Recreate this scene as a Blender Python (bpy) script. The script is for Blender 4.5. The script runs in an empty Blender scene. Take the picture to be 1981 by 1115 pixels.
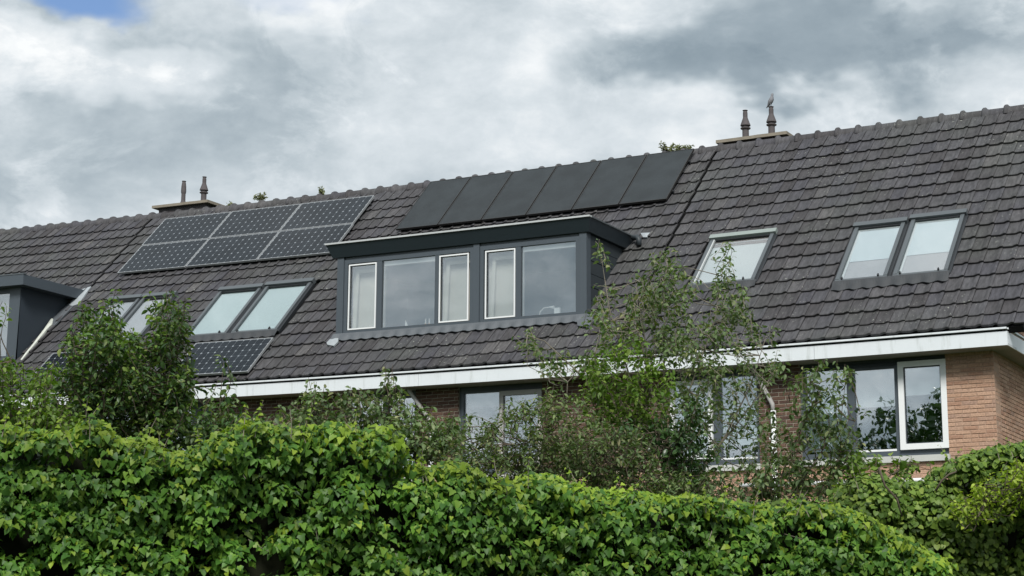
import bpy, math, random
import numpy as np
from mathutils import Matrix, Vector
random.seed(11); rng = np.random.default_rng(11)
S = bpy.context.scene
COL = S.collection

# ------------------------------------------------------------------ camera
ZC = 1.6                                           # eye height
PSI, PITCH, ROLL, DIST, FPX = 0.522370, 0.210585, 0.005452, 25.9457, 3601.275
CX, CY = 990.5, 557.5
def _axes():
    f = np.array([-math.sin(PSI)*math.cos(PITCH), math.cos(PSI)*math.cos(PITCH), math.sin(PITCH)])
    r = np.array([math.cos(PSI), math.sin(PSI), 0.0]); u = np.cross(r, f)
    return r*math.cos(ROLL)+u*math.sin(ROLL), -r*math.sin(ROLL)+u*math.cos(ROLL), f
AR, AU, AF = _axes()
EYE = np.array([0.0, -DIST, ZC])
cam_d = bpy.data.cameras.new('camera'); cam = bpy.data.objects.new('camera', cam_d); COL.objects.link(cam)
cam.matrix_world = Matrix(((AR[0], AU[0], -AF[0], EYE[0]), (AR[1], AU[1], -AF[1], EYE[1]), (AR[2], AU[2], -AF[2], EYE[2]), (0, 0, 0, 1)))
cam_d.sensor_width = 36.0; cam_d.lens = 36.0*FPX/1981.0; cam_d.clip_end = 3000.0; cam_d.clip_start = 0.1
S.camera = cam
S.view_settings.view_transform = 'Standard'; S.view_settings.look = 'None'
S.view_settings.exposure = 0.28; S.view_settings.gamma = 1.0; S.view_settings.use_curve_mapping = False
S.cycles.use_denoising = True
S.cycles.max_bounces = 8; S.cycles.transparent_max_bounces = 12; S.cycles.diffuse_bounces = 3; S.cycles.glossy_bounces = 4
S.cycles.caustics_reflective = False; S.cycles.caustics_refractive = False

def ray(px, py): return AF + AR*(px-CX)/FPX - AU*(py-CY)/FPX
def at(px, py, depth): return EYE + ray(px, py)*depth          # a point at a chosen distance from the eye

# ------------------------------------------------------------------ node helpers
class NT:
    def __init__(s, tree): s.t = tree; s.n = tree.nodes; s.l = tree.links
    def node(s, typ, **kw):
        n = s.n.new(typ)
        for k, v in kw.items(): setattr(n, k, v)
        return n
    def put(s, sock, v):
        if isinstance(v, bpy.types.NodeSocket): s.l.new(v, sock)
        elif v is not None: sock.default_value = v
    def math(s, op, a, b=None, c=None, clamp=False):
        n = s.node('ShaderNodeMath', operation=op, use_clamp=clamp); s.put(n.inputs[0], a)
        if b is not None: s.put(n.inputs[1], b)
        if c is not None: s.put(n.inputs[2], c)
        return n.outputs[0]
    def vmath(s, op, a, b=None):
        n = s.node('ShaderNodeVectorMath', operation=op); s.put(n.inputs[0], a)
        if b is not None: s.put(n.inputs[1], b)
        return n.outputs['Value'] if op in ('DOT_PRODUCT', 'LENGTH', 'DISTANCE') else n.outputs[0]
    def mix(s, f, a, b, blend='MIX'):
        n = s.node('ShaderNodeMix', data_type='RGBA', blend_type=blend); s.put(n.inputs[0], f); s.put(n.inputs[6], a); s.put(n.inputs[7], b)
        return n.outputs[2]
    def noise(s, vec, scale, detail=4, rough=.55, dist=0.0, color=False):
        n = s.node('ShaderNodeTexNoise'); s.put(n.inputs['Vector'], vec); n.inputs['Scale'].default_value = scale
        n.inputs['Detail'].default_value = detail; n.inputs['Roughness'].default_value = rough; n.inputs['Distortion'].default_value = dist
        return n.outputs['Color'] if color else n.outputs['Fac']
    def step(s, v, lo, hi, a=0.0, b=1.0):
        n = s.node('ShaderNodeMapRange', interpolation_type='SMOOTHSTEP'); s.put(n.inputs[0], v)
        for i, x in zip((1, 2, 3, 4), (lo, hi, a, b)): n.inputs[i].default_value = x
        return n.outputs[0]
    def ramp(s, fac, stops):
        n = s.node('ShaderNodeValToRGB'); e = n.color_ramp.elements
        while len(e) < len(stops): e.new(0.5)
        for el, (p, c) in zip(e, stops): el.position = p; el.color = (*c, 1)
        s.put(n.inputs[0], fac); return n.outputs[0]

# ------------------------------------------------------------------ sky and sun
SUN_EL, SUN_AZ = math.radians(42), math.radians(153)       # azimuth measured from +Y towards +X
wd = bpy.data.worlds.new('World'); S.world = wd; wd.use_nodes = True
w = NT(wd.node_tree); w.n.clear()
SKY_STRENGTH = 0.1
gen = w.node('ShaderNodeTexCoord').outputs['Generated']
sky = w.node('ShaderNodeTexSky', sky_type='NISHITA'); sky.sun_disc = False
sky.sun_elevation = SUN_EL; sky.sun_rotation = SUN_AZ
sep = w.node('ShaderNodeSeparateXYZ'); w.l.new(gen, sep.inputs[0])
# stretched direction: the clouds flatten towards the horizon
zst = w.math('MULTIPLY', sep.outputs[2], 1.7)
cmb = w.node('ShaderNodeCombineXYZ'); w.l.new(sep.outputs[0], cmb.inputs[0]); w.l.new(sep.outputs[1], cmb.inputs[1]); w.l.new(zst, cmb.inputs[2])
warp = w.noise(cmb.outputs[0], 5.0, 5, .6, 0, True)
warp = w.vmath('SUBTRACT', warp, (0.5, 0.5, 0.5))
warp_s = w.node('ShaderNodeVectorMath', operation='SCALE'); w.l.new(warp, warp_s.inputs[0]); warp_s.inputs['Scale'].default_value = 0.13
wdir = w.vmath('ADD', gen, warp_s.outputs[0])
def blob(px, py, rx, ry, soft=0.55, ang=0.0):
    """Mask of one cloud bank: an uneven ellipse of sky directions."""
    d = ray(px, py); d = d/np.linalg.norm(d)
    hx = np.array([d[1], -d[0], 0]); hx /= np.linalg.norm(hx); hz = np.cross(hx, d)
    if ang:
        c, s_ = math.cos(ang), math.sin(ang); hx, hz = hx*c+hz*s_, hz*c-hx*s_
    off = w.vmath('SUBTRACT', wdir, tuple(d))
    a = w.math('MULTIPLY', w.vmath('DOT_PRODUCT', off, tuple(hx)), FPX/rx); b = w.math('MULTIPLY', w.vmath('DOT_PRODUCT', off, tuple(hz)), FPX/ry)
    q = w.math('ADD', w.math('MULTIPLY', a, a), w.math('MULTIPLY', b, b))
    return w.step(q, 1.0+soft, max(0.0, 1.0-soft*1.2))
n1 = w.noise(cmb.outputs[0], 4.2, 7, .58, .25)
n2 = w.noise(cmb.outputs[0], 13.0, 6, .6, .15)
tone = w.math('ADD', w.math('MULTIPLY', n1, .75), w.math('MULTIPLY', n2, .35))
tone = w.step(tone, .34, .80, .42, .98)                    # 0 dark underside .. 1 sunlit white
def lighten(t, m, target, amount):
    return w.math('ADD', t, w.math('MULTIPLY', w.math('MULTIPLY', m, amount), w.math('SUBTRACT', target, t)))
n3 = w.noise(cmb.outputs[0], 34.0, 5, .62, .2)
detail = w.math('ADD', w.math('MULTIPLY', w.math('SUBTRACT', n2, .5), .78), w.math('MULTIPLY', w.math('SUBTRACT', n3, .5), .26))
for px, py, rx, ry, tgt, amt, sf, an in (
        (880, 140, 430, 330, .86, .8, .9, 0), (1300, 250, 240, 110, .84, .7, .8, 0),
        (350, 215, 270, 150, .46, .85, .8, .15), (520, 120, 130, 60, .50, .7, .8, 0), (90, 260, 180, 90, .62, .6, .9, 0),
        (130, 105, 220, 52, .90, .85, .95, -.10), (330, 100, 80, 26, .88, .7, .9, 0), (50, 60, 90, 40, .92, .7, .9, 0), (470, 20, 120, 50, .82, .7, .9, 0),
        (1500, 66, 400, 78, .26, .95, .6, 0), (1580, 105, 235, 74, .20, .95, .6, 0), (1860, 20, 130, 40, .40, .8, .8, 0),
        (1880, 150, 130, 80, .74, .8, .8, 0), (1620, 225, 300, 40, .66, .7, .9, .05),
        (250, 400, 420, 75, .70, .75, .9, .1), (640, 300, 300, 90, .76, .6, .9, .1)):
    tone = lighten(tone, blob(px, py, rx, ry, sf, an), tgt, amt)
crisp = w.noise(cmb.outputs[0], 7.5, 8, .62, .55)
detail = w.math('ADD', detail, w.step(crisp, .50, .575, -.05, .07))
tone = w.math('ADD', tone, detail, clamp=True)
cloud = w.ramp(tone, [(0.0, (1.95, 2.5, 2.95)), (.3, (2.8, 3.4, 3.85)), (.55, (4.2, 4.8, 5.2)), (.78, (5.9, 6.4, 6.75)), (1.0, (8.0, 8.2, 8.3))])
hole = w.math('MAXIMUM', blob(215, -12, 95, 40, .7), w.math('MULTIPLY', blob(560, -20, 100, 40, .9), .25))
gaps = w.step(n1, .70, .80)
hole = w.math('MAXIMUM', hole, gaps)
bluer = w.mix(1.0, sky.outputs[0], (1.0, 1.08, 1.22, 1), 'MULTIPLY')
bg = w.node('ShaderNodeBackground'); w.l.new(w.mix(hole, cloud, bluer), bg.inputs[0]); bg.inputs[1].default_value = SKY_STRENGTH
w.l.new(bg.outputs[0], w.node('ShaderNodeOutputWorld').inputs[0])

sd = bpy.data.lights.new('sun', 'SUN'); sd.energy = 3.3; sd.angle = math.radians(18); sd.color = (1.0, .97, .92)
sun = bpy.data.objects.new('sun', sd); COL.objects.link(sun); sun.location = (0, -20, 40)
sdir = Vector((math.cos(SUN_EL)*math.sin(SUN_AZ), math.cos(SUN_EL)*math.cos(SUN_AZ), math.sin(SUN_EL)))
sun.rotation_euler = sdir.to_track_quat('Z', 'Y').to_euler()

# ------------------------------------------------------------------ materials
def new_mat(name):
    m = bpy.data.materials.new(name); m.use_nodes = True; t = NT(m.node_tree); t.n.clear()
    return m, t
def finish(t, shader): t.l.new(shader, t.node('ShaderNodeOutputMaterial').inputs[0])
def rnd(t):
    a = t.node('ShaderNodeObjectInfo').outputs['Random']; b = t.node('ShaderNodeNewGeometry').outputs['Random Per Island']
    return t.math('FRACT', t.math('ADD', t.math('MULTIPLY', a, 7.31), t.math('MULTIPLY', b, 5.17)))
def pos(t): return t.node('ShaderNodeNewGeometry').outputs['Position']
def principled(t, col, rough=.6, spec=.5, metal=0.0, normal=None):
    p = t.node('ShaderNodeBsdfPrincipled'); t.put(p.inputs['Base Color'], col); t.put(p.inputs['Roughness'], rough)
    p.inputs['Specular IOR Level'].default_value = spec; p.inputs['Metallic'].default_value = metal
    if normal is not None: t.l.new(normal, p.inputs['Normal'])
    return p
def bump(t, h, strength=.3, dist=.01):
    b = t.node('ShaderNodeBump'); b.inputs['Strength'].default_value = strength; b.inputs['Distance'].default_value = dist
    t.l.new(h, b.inputs['Height']); return b.outputs[0]
def c4(c): return (*c, 1.0)
def simple(name, col, rough=.6, spec=.5, var=.12, scale=3.0, metal=0.0, grime=None):
    """A painted or metal surface: base colour with faint cloudy weathering and fine grain."""
    m, t = new_mat(name); p = pos(t)
    n = t.noise(p, scale, 5, .6); g = t.noise(p, scale*14, 3, .6)
    k = t.math('ADD', t.math('MULTIPLY', t.math('SUBTRACT', n, .5), var*2), t.math('MULTIPLY', t.math('SUBTRACT', g, .5), var))
    k = t.math('ADD', k, 1.0)
    col2 = t.mix(1.0, c4(col), t.node('ShaderNodeCombineXYZ').outputs[0], 'MIX') if False else None
    cc = t.node('ShaderNodeVectorMath', operation='SCALE'); cc.inputs[0].default_value = col; t.l.new(k, cc.inputs['Scale'])
    out = cc.outputs[0]
    if grime:
        mp = t.node('ShaderNodeMapping'); t.l.new(p, mp.inputs[0]); mp.inputs['Scale'].default_value = (9, 9, 1.2)
        s_ = t.step(t.noise(mp.outputs[0], 1.0, 5, .65), .52, .78, 0, grime[1]); out = t.mix(s_, out, c4(grime[0]))
    finish(t, principled(t, out, rough, spec, metal, bump(t, g, .08, .004)).outputs[0]); return m

M = {}
M['white'] = simple('white_gutter_paint', (.66, .70, .73), .45, .5, .05, 1.5, 0, ((.36, .39, .37), .6))
M['white_pvc'] = simple('white_pvc', (.74, .76, .77), .35, .5, .03, 2)
M['grey_pvc'] = simple('grey_pvc', (.38, .37, .36), .5, .4, .08, 3)
M['anthracite'] = simple('anthracite_frame_paint', (.062, .077, .092), .42, .5, .06, 2)
M['anth_dark'] = simple('dark_fascia_panel', (.022, .032, .040), .45, .45, .08, 2)
M['board'] = simple('dark_cladding_board', (.030, .038, .044), .55, .4, .18, 4)
M['navy'] = simple('dark_blue_render', (.030, .040, .052), .6, .35, .12, 3)
M['trim'] = simple('aluminium_roof_trim', (.50, .52, .52), .4, .5, .1, 4, .2)
M['lead_dark'] = simple('dark_lead_apron', (.042, .045, .049), .55, .4, .2, 7)
M['lead'] = simple('lead_flashing', (.095, .106, .118), .5, .5, .22, 7)
M['lead_pale'] = simple('pale_lead', (.31, .34, .36), .5, .5, .2, 9)
M['mastic'] = simple('white_sealant', (.50, .52, .47), .6, .3, .3, 14)
M['sky_frame'] = simple('skylight_aluminium_grey', (.095, .108, .117), .38, .5, .08, 4, .15)
M['sky_dark'] = simple('skylight_dark_gasket', (.025, .028, .032), .5, .4, .1, 4)
M['sky_hood'] = simple('weathered_skylight_hood', (.24, .28, .265), .5, .4, .15, 5)
M['soffit'] = simple('grey_soffit_board', (.30, .28, .27), .7, .3, .1, 3)
M['sill'] = simple('pale_stone_sill', (.48, .49, .47), .7, .3, .12, 6)
M['deck'] = simple('black_roof_underlay', (.012, .012, .013), .9, .2, .2, 4)
M['blind_cyan'] = simple('pale_skylight_blind', (.60, .69, .69), .8, .2, .03, 1)
M['blind_white'] = simple('white_roller_blind', (.86, .88, .88), .8, .2, .03, 1)
M['blind_sky'] = simple('bluish_white_skylight_blind', (.62, .69, .73), .8, .2, .06, 1)
M['blind_grey'] = simple('pale_grey_blind', (.52, .55, .56), .8, .2, .12, .7)
M['blind_mauve'] = simple('mauve_pleated_blind', (.42, .40, .42), .8, .2, .04, 1)
M['wood_red'] = simple('reddish_inner_sash', (.10, .06, .05), .5, .4, .1, 6)
M['cream'] = simple('cream_plaster_reveal', (.70, .66, .58), .8, .2, .04, 1)
M['room'] = simple('blue_grey_room_wall', (.27, .37, .50), .85, .2, .06, .8)
M['room_dark'] = simple('painted_dark_room', (.03, .032, .035), .9, .2, .1, 1)  # the dimness of the rooms is put into their wall colour
M['pv_sheet'] = simple('panel_backing_sheet', (.26, .29, .32), .4, .3, .04, 3)
M['pv_frame'] = simple('silver_panel_frame', (.36, .375, .385), .35, .5, .05, 4, .3)
M['pv_black_frame'] = simple('black_panel_frame', (.020, .019, .018), .4, .5, .1, 4)
M['concrete'] = simple('mossy_concrete_slab', (.23, .205, .165), .9, .2, .35, 8)
M['cement'] = simple('pale_cement', (.55, .53, .46), .9, .2, .2, 20)
M['pot'] = simple('weathered_clay_flue', (.085, .076, .079), .75, .3, .2, 12)
M['feather'] = simple('grey_feathers', (.22, .225, .245), .8, .2, .4, 40)
M['orange'] = simple('amber_glass', (.55, .28, .10), .4, .5, .1, 10)
M['bark'] = simple('grey_brown_bark', (.095, .078, .058), .9, .2, .4, 30)
M['bark_pale'] = simple('pale_bark', (.20, .18, .145), .9, .2, .35, 30)
M['thicket'] = simple('stem_mass_painted_shade', (.018, .020, .012), 1.0, .1, .5, 12)  # shade inside the ivy is put into this colour
M['soil'] = simple('lawn_and_soil', (.045, .06, .025), 1.0, .1, .4, .8)

def tile_mat():
    m, t = new_mat('concrete_roof_tile'); p = pos(t); r = rnd(t)
    base = t.ramp(r, [(0, (.041, .038, .041)), (.3, (.056, .054, .058)), (.6, (.065, .064, .070)), (.85, (.051, .050, .059)), (.97, (.076, .073, .077)), (1, (.092, .088, .089))])
    big = t.step(t.noise(p, .55, 3, .6), .42, .72)
    base = t.mix(t.math('MULTIPLY', big, .55), base, c4((.068, .074, .068)))                      # greenish weathering patches
    mp = t.node('ShaderNodeMapping'); t.l.new(p, mp.inputs[0]); mp.inputs['Scale'].default_value = (22, 5, 5)
    streak = t.noise(mp.outputs[0], 1.0, 5, .65)
    k = t.step(streak, .3, .72, .66, 1.30)
    cc = t.node('ShaderNodeVectorMath', operation='SCALE'); t.l.new(base, cc.inputs[0]); t.l.new(k, cc.inputs['Scale'])
    fine = t.noise(p, 95, 3, .7)
    lich = t.math('MULTIPLY', t.step(t.noise(p, 22, 3, .6), .63, .70), t.step(t.noise(p, .9, 3, .6), .45, .62))
    col = t.mix(lich, cc.outputs[0], c4((.27, .28, .25)))
    finish(t, principled(t, col, .72, .4, 0, bump(t, fine, .35, .006)).outputs[0]); return m
M['tile'] = tile_mat()
def brick_mat(name, stops):
    m, t = new_mat(name); p = pos(t); r = rnd(t)
    base = t.ramp(r, stops); n = t.noise(p, 38, 5, .65)
    cc = t.node('ShaderNodeVectorMath', operation='SCALE'); t.l.new(base, cc.inputs[0]); t.l.new(t.step(n, .25, .8, .72, 1.25), cc.inputs['Scale'])
    finish(t, principled(t, cc.outputs[0], .9, .2, 0, bump(t, n, .5, .008)).outputs[0]); return m
M['brick'] = brick_mat('orange_red_brick', [(0, (.34, .20, .14)), (.4, (.42, .265, .185)), (.75, (.48, .315, .225)), (1, (.35, .23, .175))])
M['brick_dark'] = brick_mat('brown_pier_brick', [(0, (.075, .046, .038)), (.5, (.115, .068, .052)), (1, (.145, .09, .066))])
M['mortar'] = simple('sandy_mortar', (.38, .265, .20), .95, .1, .2, 20)
M['mortar_pale'] = simple('pale_mortar', (.30, .27, .22), .95, .1, .2, 20)

def glass(name, ior, tint=(.93, .955, .955)):
    m, t = new_mat(name)
    fr = t.node('ShaderNodeFresnel'); fr.inputs[0].default_value = ior
    geo = t.node('ShaderNodeNewGeometry')
    ior_s = t.math('ADD', t.math('MULTIPLY', geo.outputs['Backfacing'], (1/ior)-ior), ior); t.l.new(ior_s, fr.inputs[0])
    tr = t.node('ShaderNodeBsdfTransparent'); tr.inputs[0].default_value = c4(tint)
    gl = t.node('ShaderNodeBsdfGlossy'); gl.inputs['Roughness'].default_value = .0; gl.inputs[0].default_value = (.95, .98, 1, 1)
    wob = t.noise(pos(t), 1.3, 2, .5); t.l.new(bump(t, wob, .05, .02), gl.inputs['Normal'])
    mx = t.node('ShaderNodeMixShader'); t.l.new(fr.outputs[0], mx.inputs[0]); t.l.new(tr.outputs[0], mx.inputs[1]); t.l.new(gl.outputs[0], mx.inputs[2])
    finish(t, mx.outputs[0]); return m
M['glass'] = glass('window_glass', 3.1); M['glass_coated'] = glass('coated_window_glass', 4.2, (.90, .94, .95)); M['glass_sky'] = glass('skylight_glass', 2.5)

def pv_mat(name, col, rough, spec, speck=0.0):
    m, t = new_mat(name); p = pos(t)
    n = t.noise(p, 2.2, 4, .6); k = t.step(n, .3, .75, .8, 1.25)
    cc = t.node('ShaderNodeVectorMath', operation='SCALE'); cc.inputs[0].default_value = col; t.l.new(k, cc.inputs['Scale'])
    c = cc.outputs[0]
    if speck: c = t.mix(t.math('MULTIPLY', t.step(t.noise(p, 60, 2, .5), .6, .8), speck), c, c4((.16, .17, .17)))
    finish(t, principled(t, c, rough, spec).outputs[0]); return m
M['pv_cell'] = pv_mat('dark_blue_silicon_cell', (.016, .020, .025), .10, .15)
M['pv_black'] = pv_mat('matt_black_panel_face', (.021, .026, .029), .5, .36, .25)

def leaf_mat(name, stops, trans=.3, rough=.42, spec=.4, under=1.0):
    m, t = new_mat(name); r = rnd(t); p = pos(t)
    col = t.ramp(r, stops); n = t.noise(p, 1.6, 3, .6)
    cc = t.node('ShaderNodeVectorMath', operation='SCALE'); t.l.new(col, cc.inputs[0]); t.l.new(t.step(n, .3, .72, .72, 1.28), cc.inputs['Scale'])
    pr = principled(t, cc.outputs[0], rough, spec)
    tl = t.node('ShaderNodeBsdfTranslucent')
    tc = t.mix(1.0, cc.outputs[0], (1.5, 1.7, .6, 1), 'MULTIPLY'); t.l.new(tc, tl.inputs[0])
    mx = t.node('ShaderNodeMixShader'); mx.inputs[0].default_value = trans; t.l.new(pr.outputs[0], mx.inputs[1]); t.l.new(tl.outputs[0], mx.inputs[2])
    finish(t, mx.outputs[0]); return m
M['ivy'] = leaf_mat('ivy_leaf', [(0, (.034, .094, .016)), (.35, (.060, .150, .020)), (.7, (.092, .200, .026)), (.93, (.13, .24, .032)), (1, (.19, .28, .05))], .22, .48, .28)
M['ivy_young'] = leaf_mat('young_ivy_leaf', [(0, (.125, .205, .018)), (.5, (.18, .275, .024)), (1, (.26, .35, .04))], .28, .48, .28)
M['ivy2'] = leaf_mat('round_ivy_leaf', [(0, (.048, .092, .016)), (.4, (.086, .148, .024)), (.8, (.13, .20, .032)), (1, (.19, .25, .05))], .24, .5, .28)
M['pear'] = leaf_mat('glossy_shrub_leaf', [(0, (.032, .070, .024)), (.5, (.056, .112, .032)), (.85, (.095, .16, .040)), (1, (.16, .20, .055))], .24, .42, .4)
M['lime'] = leaf_mat('fresh_green_leaf', [(0, (.068, .135, .020)), (.5, (.112, .195, .030)), (1, (.18, .26, .05))], .3, .48, .3)
M['sparse'] = leaf_mat('thin_crown_leaf', [(0, (.066, .112, .042)), (.5, (.112, .172, .066)), (.85, (.16, .215, .095)), (1, (.25, .26, .12))], .26, .48, .32)
M['brownish'] = leaf_mat('dull_olive_leaf', [(0, (.056, .094, .034)), (.5, (.098, .150, .050)), (.85, (.135, .180, .068)), (1, (.20, .19, .09))], .22, .5, .3)
M['laurel'] = leaf_mat('dark_evergreen_leaf', [(0, (.022, .056, .016)), (.6, (.040, .090, .024)), (1, (.07, .13, .036))], .15, .32, .5)
M['gold'] = leaf_mat('golden_green_leaf', [(0, (.16, .24, .02)), (.5, (.24, .33, .03)), (1, (.34, .42, .06))], .35, .5, .35)
M['weed'] = leaf_mat('ridge_weed_leaf', [(0, (.12, .14, .06)), (.5, (.18, .20, .09)), (1, (.26, .27, .14))], .3, .6, .3)

# ------------------------------------------------------------------ mesh and object helpers
def wl(o):
    v = Vector((0, 0, 0))
    while o is not None: v += o.location; o = o.parent
    return v
def BW(x): return .0945*(x/12.0)**2                          # the long row rises gently away along its length
class MB:
    """Collects shapes given in world coordinates; build() links them as one mesh object."""
    def __init__(s): s.v = []; s.f = []
    def add(s, vs, fs):
        b = len(s.v); s.v.extend([tuple(map(float, q)) for q in vs]); s.f.extend([tuple(b+i for i in f) for f in fs])
    def box(s, x0, x1, y0, y1, z0, z1):
        n = max(1, int(abs(x1-x0)/1.2)) if abs(x1-x0) > 2 else 1
        xs = np.linspace(x0, x1, n+1); vs = []
        for x in xs: vs += [(x, y0, z0), (x, y1, z0), (x, y1, z1), (x, y0, z1)]
        fs = [(0, 3, 2, 1), (4*n, 4*n+1, 4*n+2, 4*n+3)]
        for i in range(n):
            a = 4*i; fs += [(a, a+1, a+5, a+4), (a+1, a+2, a+6, a+5), (a+2, a+3, a+7, a+6), (a+3, a, a+4, a+7)]
        s.add(vs, fs); return s
    def rbox(s, u0, u1, v0, v1, h0, h1):
        """Box in roof coordinates: u along the row, v down the slope from the ridge, h above the roof plane."""
        n = max(1, int(abs(u1-u0)/1.2)); us = np.linspace(u0, u1, n+1); vs = []
        for u in us: vs += [RP(u, v1, h0), RP(u, v0, h0), RP(u, v0, h1), RP(u, v1, h1)]
        fs = [(0, 3, 2, 1), (4*n, 4*n+1, 4*n+2, 4*n+3)]
        for i in range(n):
            a = 4*i; fs += [(a, a+1, a+5, a+4), (a+1, a+2, a+6, a+5), (a+2, a+3, a+7, a+6), (a+3, a, a+4, a+7)]
        s.add(vs, fs); return s
    def frame(s, x0, x1, z0, z1, y0, y1, t, tb=None):
        tb = t if tb is None else tb
        s.box(x0, x1, y0, y1, z1-t, z1); s.box(x0, x1, y0, y1, z0, z0+tb)
        s.box(x0, x0+t, y0, y1, z0+tb, z1-t); s.box(x1-t, x1, y0, y1, z0+tb, z1-t); return s
    def tube(s, pts, rad, sides=6, caps=True):
        pts = [np.array(p, float) for p in pts]; rad = rad if hasattr(rad, '__len__') else [rad]*len(pts)
        rings = []; ref = np.array([.31, .17, .93])
        for i, p in enumerate(pts):
            d = pts[min(i+1, len(pts)-1)]-pts[max(i-1, 0)]; d = d/(np.linalg.norm(d)+1e-9)
            a = np.cross(d, ref); a = a/(np.linalg.norm(a)+1e-9); b = np.cross(d, a)
            rings.append([p+rad[i]*(math.cos(2*math.pi*k/sides)*a+math.sin(2*math.pi*k/sides)*b) for k in range(sides)])
        vs = [q for r in rings for q in r]; fs = []
        for i in range(len(pts)-1):
            for k in range(sides):
                k2 = (k+1) % sides; fs.append((i*sides+k, i*sides+k2, (i+1)*sides+k2, (i+1)*sides+k))
        if caps: fs += [tuple(range(sides))[::-1], tuple(range((len(pts)-1)*sides, len(pts)*sides))]
        s.add(vs, fs); return s
    def lathe(s, cx, cy, prof, sides=16):
        vs = []; fs = []
        for z, r in prof:
            vs += [(cx+r*math.cos(2*math.pi*k/sides), cy+r*math.sin(2*math.pi*k/sides), z) for k in range(sides)]
        for i in range(len(prof)-1):
            for k in range(sides):
                k2 = (k+1) % sides; fs.append((i*sides+k, i*sides+k2, (i+1)*sides+k2, (i+1)*sides+k))
        fs += [tuple(range(sides))[::-1], tuple(range((len(prof)-1)*sides, len(prof)*sides))]
        s.add(vs, fs); return s
    def build(s, name, mat, parent=None, warp=True, smooth=False):
        v = np.array(s.v)
        if warp: v[:, 2] += BW(v[:, 0])
        o0 = (v.min(0)+v.max(0))/2; o0[2] = v[:, 2].min()
        me = bpy.data.meshes.new(name); me.from_pydata([tuple(q) for q in v-o0], [], s.f); me.update()
        if smooth: me.polygons.foreach_set('use_smooth', [True]*len(me.polygons))
        me.materials.append(M[mat] if isinstance(mat, str) else mat)
        o = bpy.data.objects.new(name, me); COL.objects.link(o)
        if parent is not None: o.parent = parent; o.location = Vector(o0)-wl(parent)
        else: o.location = o0
        return o
def tag(o, label=None, cat=None, group=None, kind=None):
    for k, v in (('label', label), ('category', cat), ('group', group), ('kind', kind)):
        if v: o[k] = v
    return o
def thing(name, loc, label, cat, group=None):
    o = bpy.data.objects.new(name, None); COL.objects.link(o); o.location = Vector(loc); o.empty_display_size = .3
    return tag(o, label, cat, group)
def inst(name, me, parent, mw):
    o = bpy.data.objects.new(name, me); COL.objects.link(o); o.parent = parent
    o.matrix_local = Matrix.Translation(-wl(parent)) @ mw; return o
def basis(ex, ey, ez, p):
    return Matrix(((ex[0], ey[0], ez[0], p[0]), (ex[1], ey[1], ez[1], p[1]), (ex[2], ey[2], ez[2], p[2]), (0, 0, 0, 1)))
def px_of(P):
    """Where world points fall in the photograph (for choosing which pieces show largest)."""
    d = np.asarray(P)-EYE; z = d@AF
    return CX+FPX*(d@AR)/z, CY-FPX*(d@AU)/z, z

# ------------------------------------------------------------------ the roof plane of the row
HE, HR, YR = 4.97976+ZC, 9.48979+ZC, 4.31661               # eave height, ridge height, ridge depth
LS = math.hypot(HR-HE, YR)
ES = np.array([0, YR, HR-HE])/LS; EN = np.array([0, -(HR-HE), YR])/LS; EX = np.array([1.0, 0, 0])
def RP(u, v, h=0.0): return np.array([u, YR*(1-v/LS), HR-(HR-HE)*v/LS])+EN*h     # before the row's rise
def roof_at(px, py, off=0.0):
    d = ray(px, py); wz = 0.0
    for _ in range(12):
        q0 = np.array([0, 0, HE+wz])+EN*off; t = ((q0-EYE)@EN)/(d@EN); P = EYE+d*t; wz = BW(P[0])
    P = P-np.array([0, 0, wz])-EN*off
    return P[0], (YR-P[1])/YR*LS
def wall_at(px, py, y0):
    d = ray(px, py); t = (y0-EYE[1])/d[1]; P = EYE+d*t
    return P[0], P[2]-BW(P[0])
YW = .42                                                   # face of the front wall
U_L, U_AB, U_BC, U_R = -34.0, -26.46, -13.10, -6.63

# ------------------------------------------------------------------ ground
g = MB(); g.add([(-900, -900, 0), (900, -900, 0), (900, 900, 0), (-900, 900, 0)], [(0, 1, 2, 3)])
tag(g.build('ground', 'soil', None, False), kind='structure')

# ------------------------------------------------------------------ houses
HA = thing('terraced_house', (-30.2, YW, 0), 'house of the brick row with a plain dark dormer cut by the picture edge', 'house', 'houses of the terraced row')
HB = thing('terraced_house', (-19.8, YW, 0), 'middle house of the brick row, with solar panels and a wide dormer', 'house', 'houses of the terraced row')
HC = thing('terraced_house', (-8.6, YW, 0), 'house of the brick row with three skylights and an orange brick corner', 'house', 'houses of the terraced row')

GA, TW = .346, .2345                                       # tile gauge and cover width
def tile_mesh(kind):
    """One flat interlocking concrete tile: pan, side roll, thick nose."""
    r = random.Random(kind); L = .40
    xs = [0, .06, .13, .150, .168, .190, .210, .226, .2325]
    hs = [.006, .002, 0, .003, .011, .020, .023, .021, .012]
    hs = [h+r.uniform(-.0012, .0012) for h in hs]
    n = len(xs); vs = []
    for yy, lift, sag in ((0, .031, 1), (.03, .033, 1), (L, -.004, .8)):
        for x, h in zip(xs, hs): vs.append((x, yy, lift+h*sag))
    for x, h in zip(xs, hs): vs.append((x, .004, h-.002))
    fs = []
    for k in (0, 1):
        for i in range(n-1): fs.append((k*n+i, k*n+i+1, (k+1)*n+i+1, (k+1)*n+i))
    for i in range(n-1): fs.append((3*n+i, 3*n+i+1, i+1, i))
    b = len(vs); vs += [(xs[-1], 0.004, .020), (xs[-1], L, -.012)]
    fs.append((b, b+1, 3*n-1, n-1)); fs.append((b, n-1, 4*n-1)) 
    me = bpy.data.meshes.new('roof_tile'); me.from_pydata(vs, [], fs); me.update()
    sm = [True]*(2*(n-1))+[False]*(len(fs)-2*(n-1)); me.polygons.foreach_set('use_smooth', sm)
    me.materials.append(M['tile']); return me, np.array(vs), fs
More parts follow.
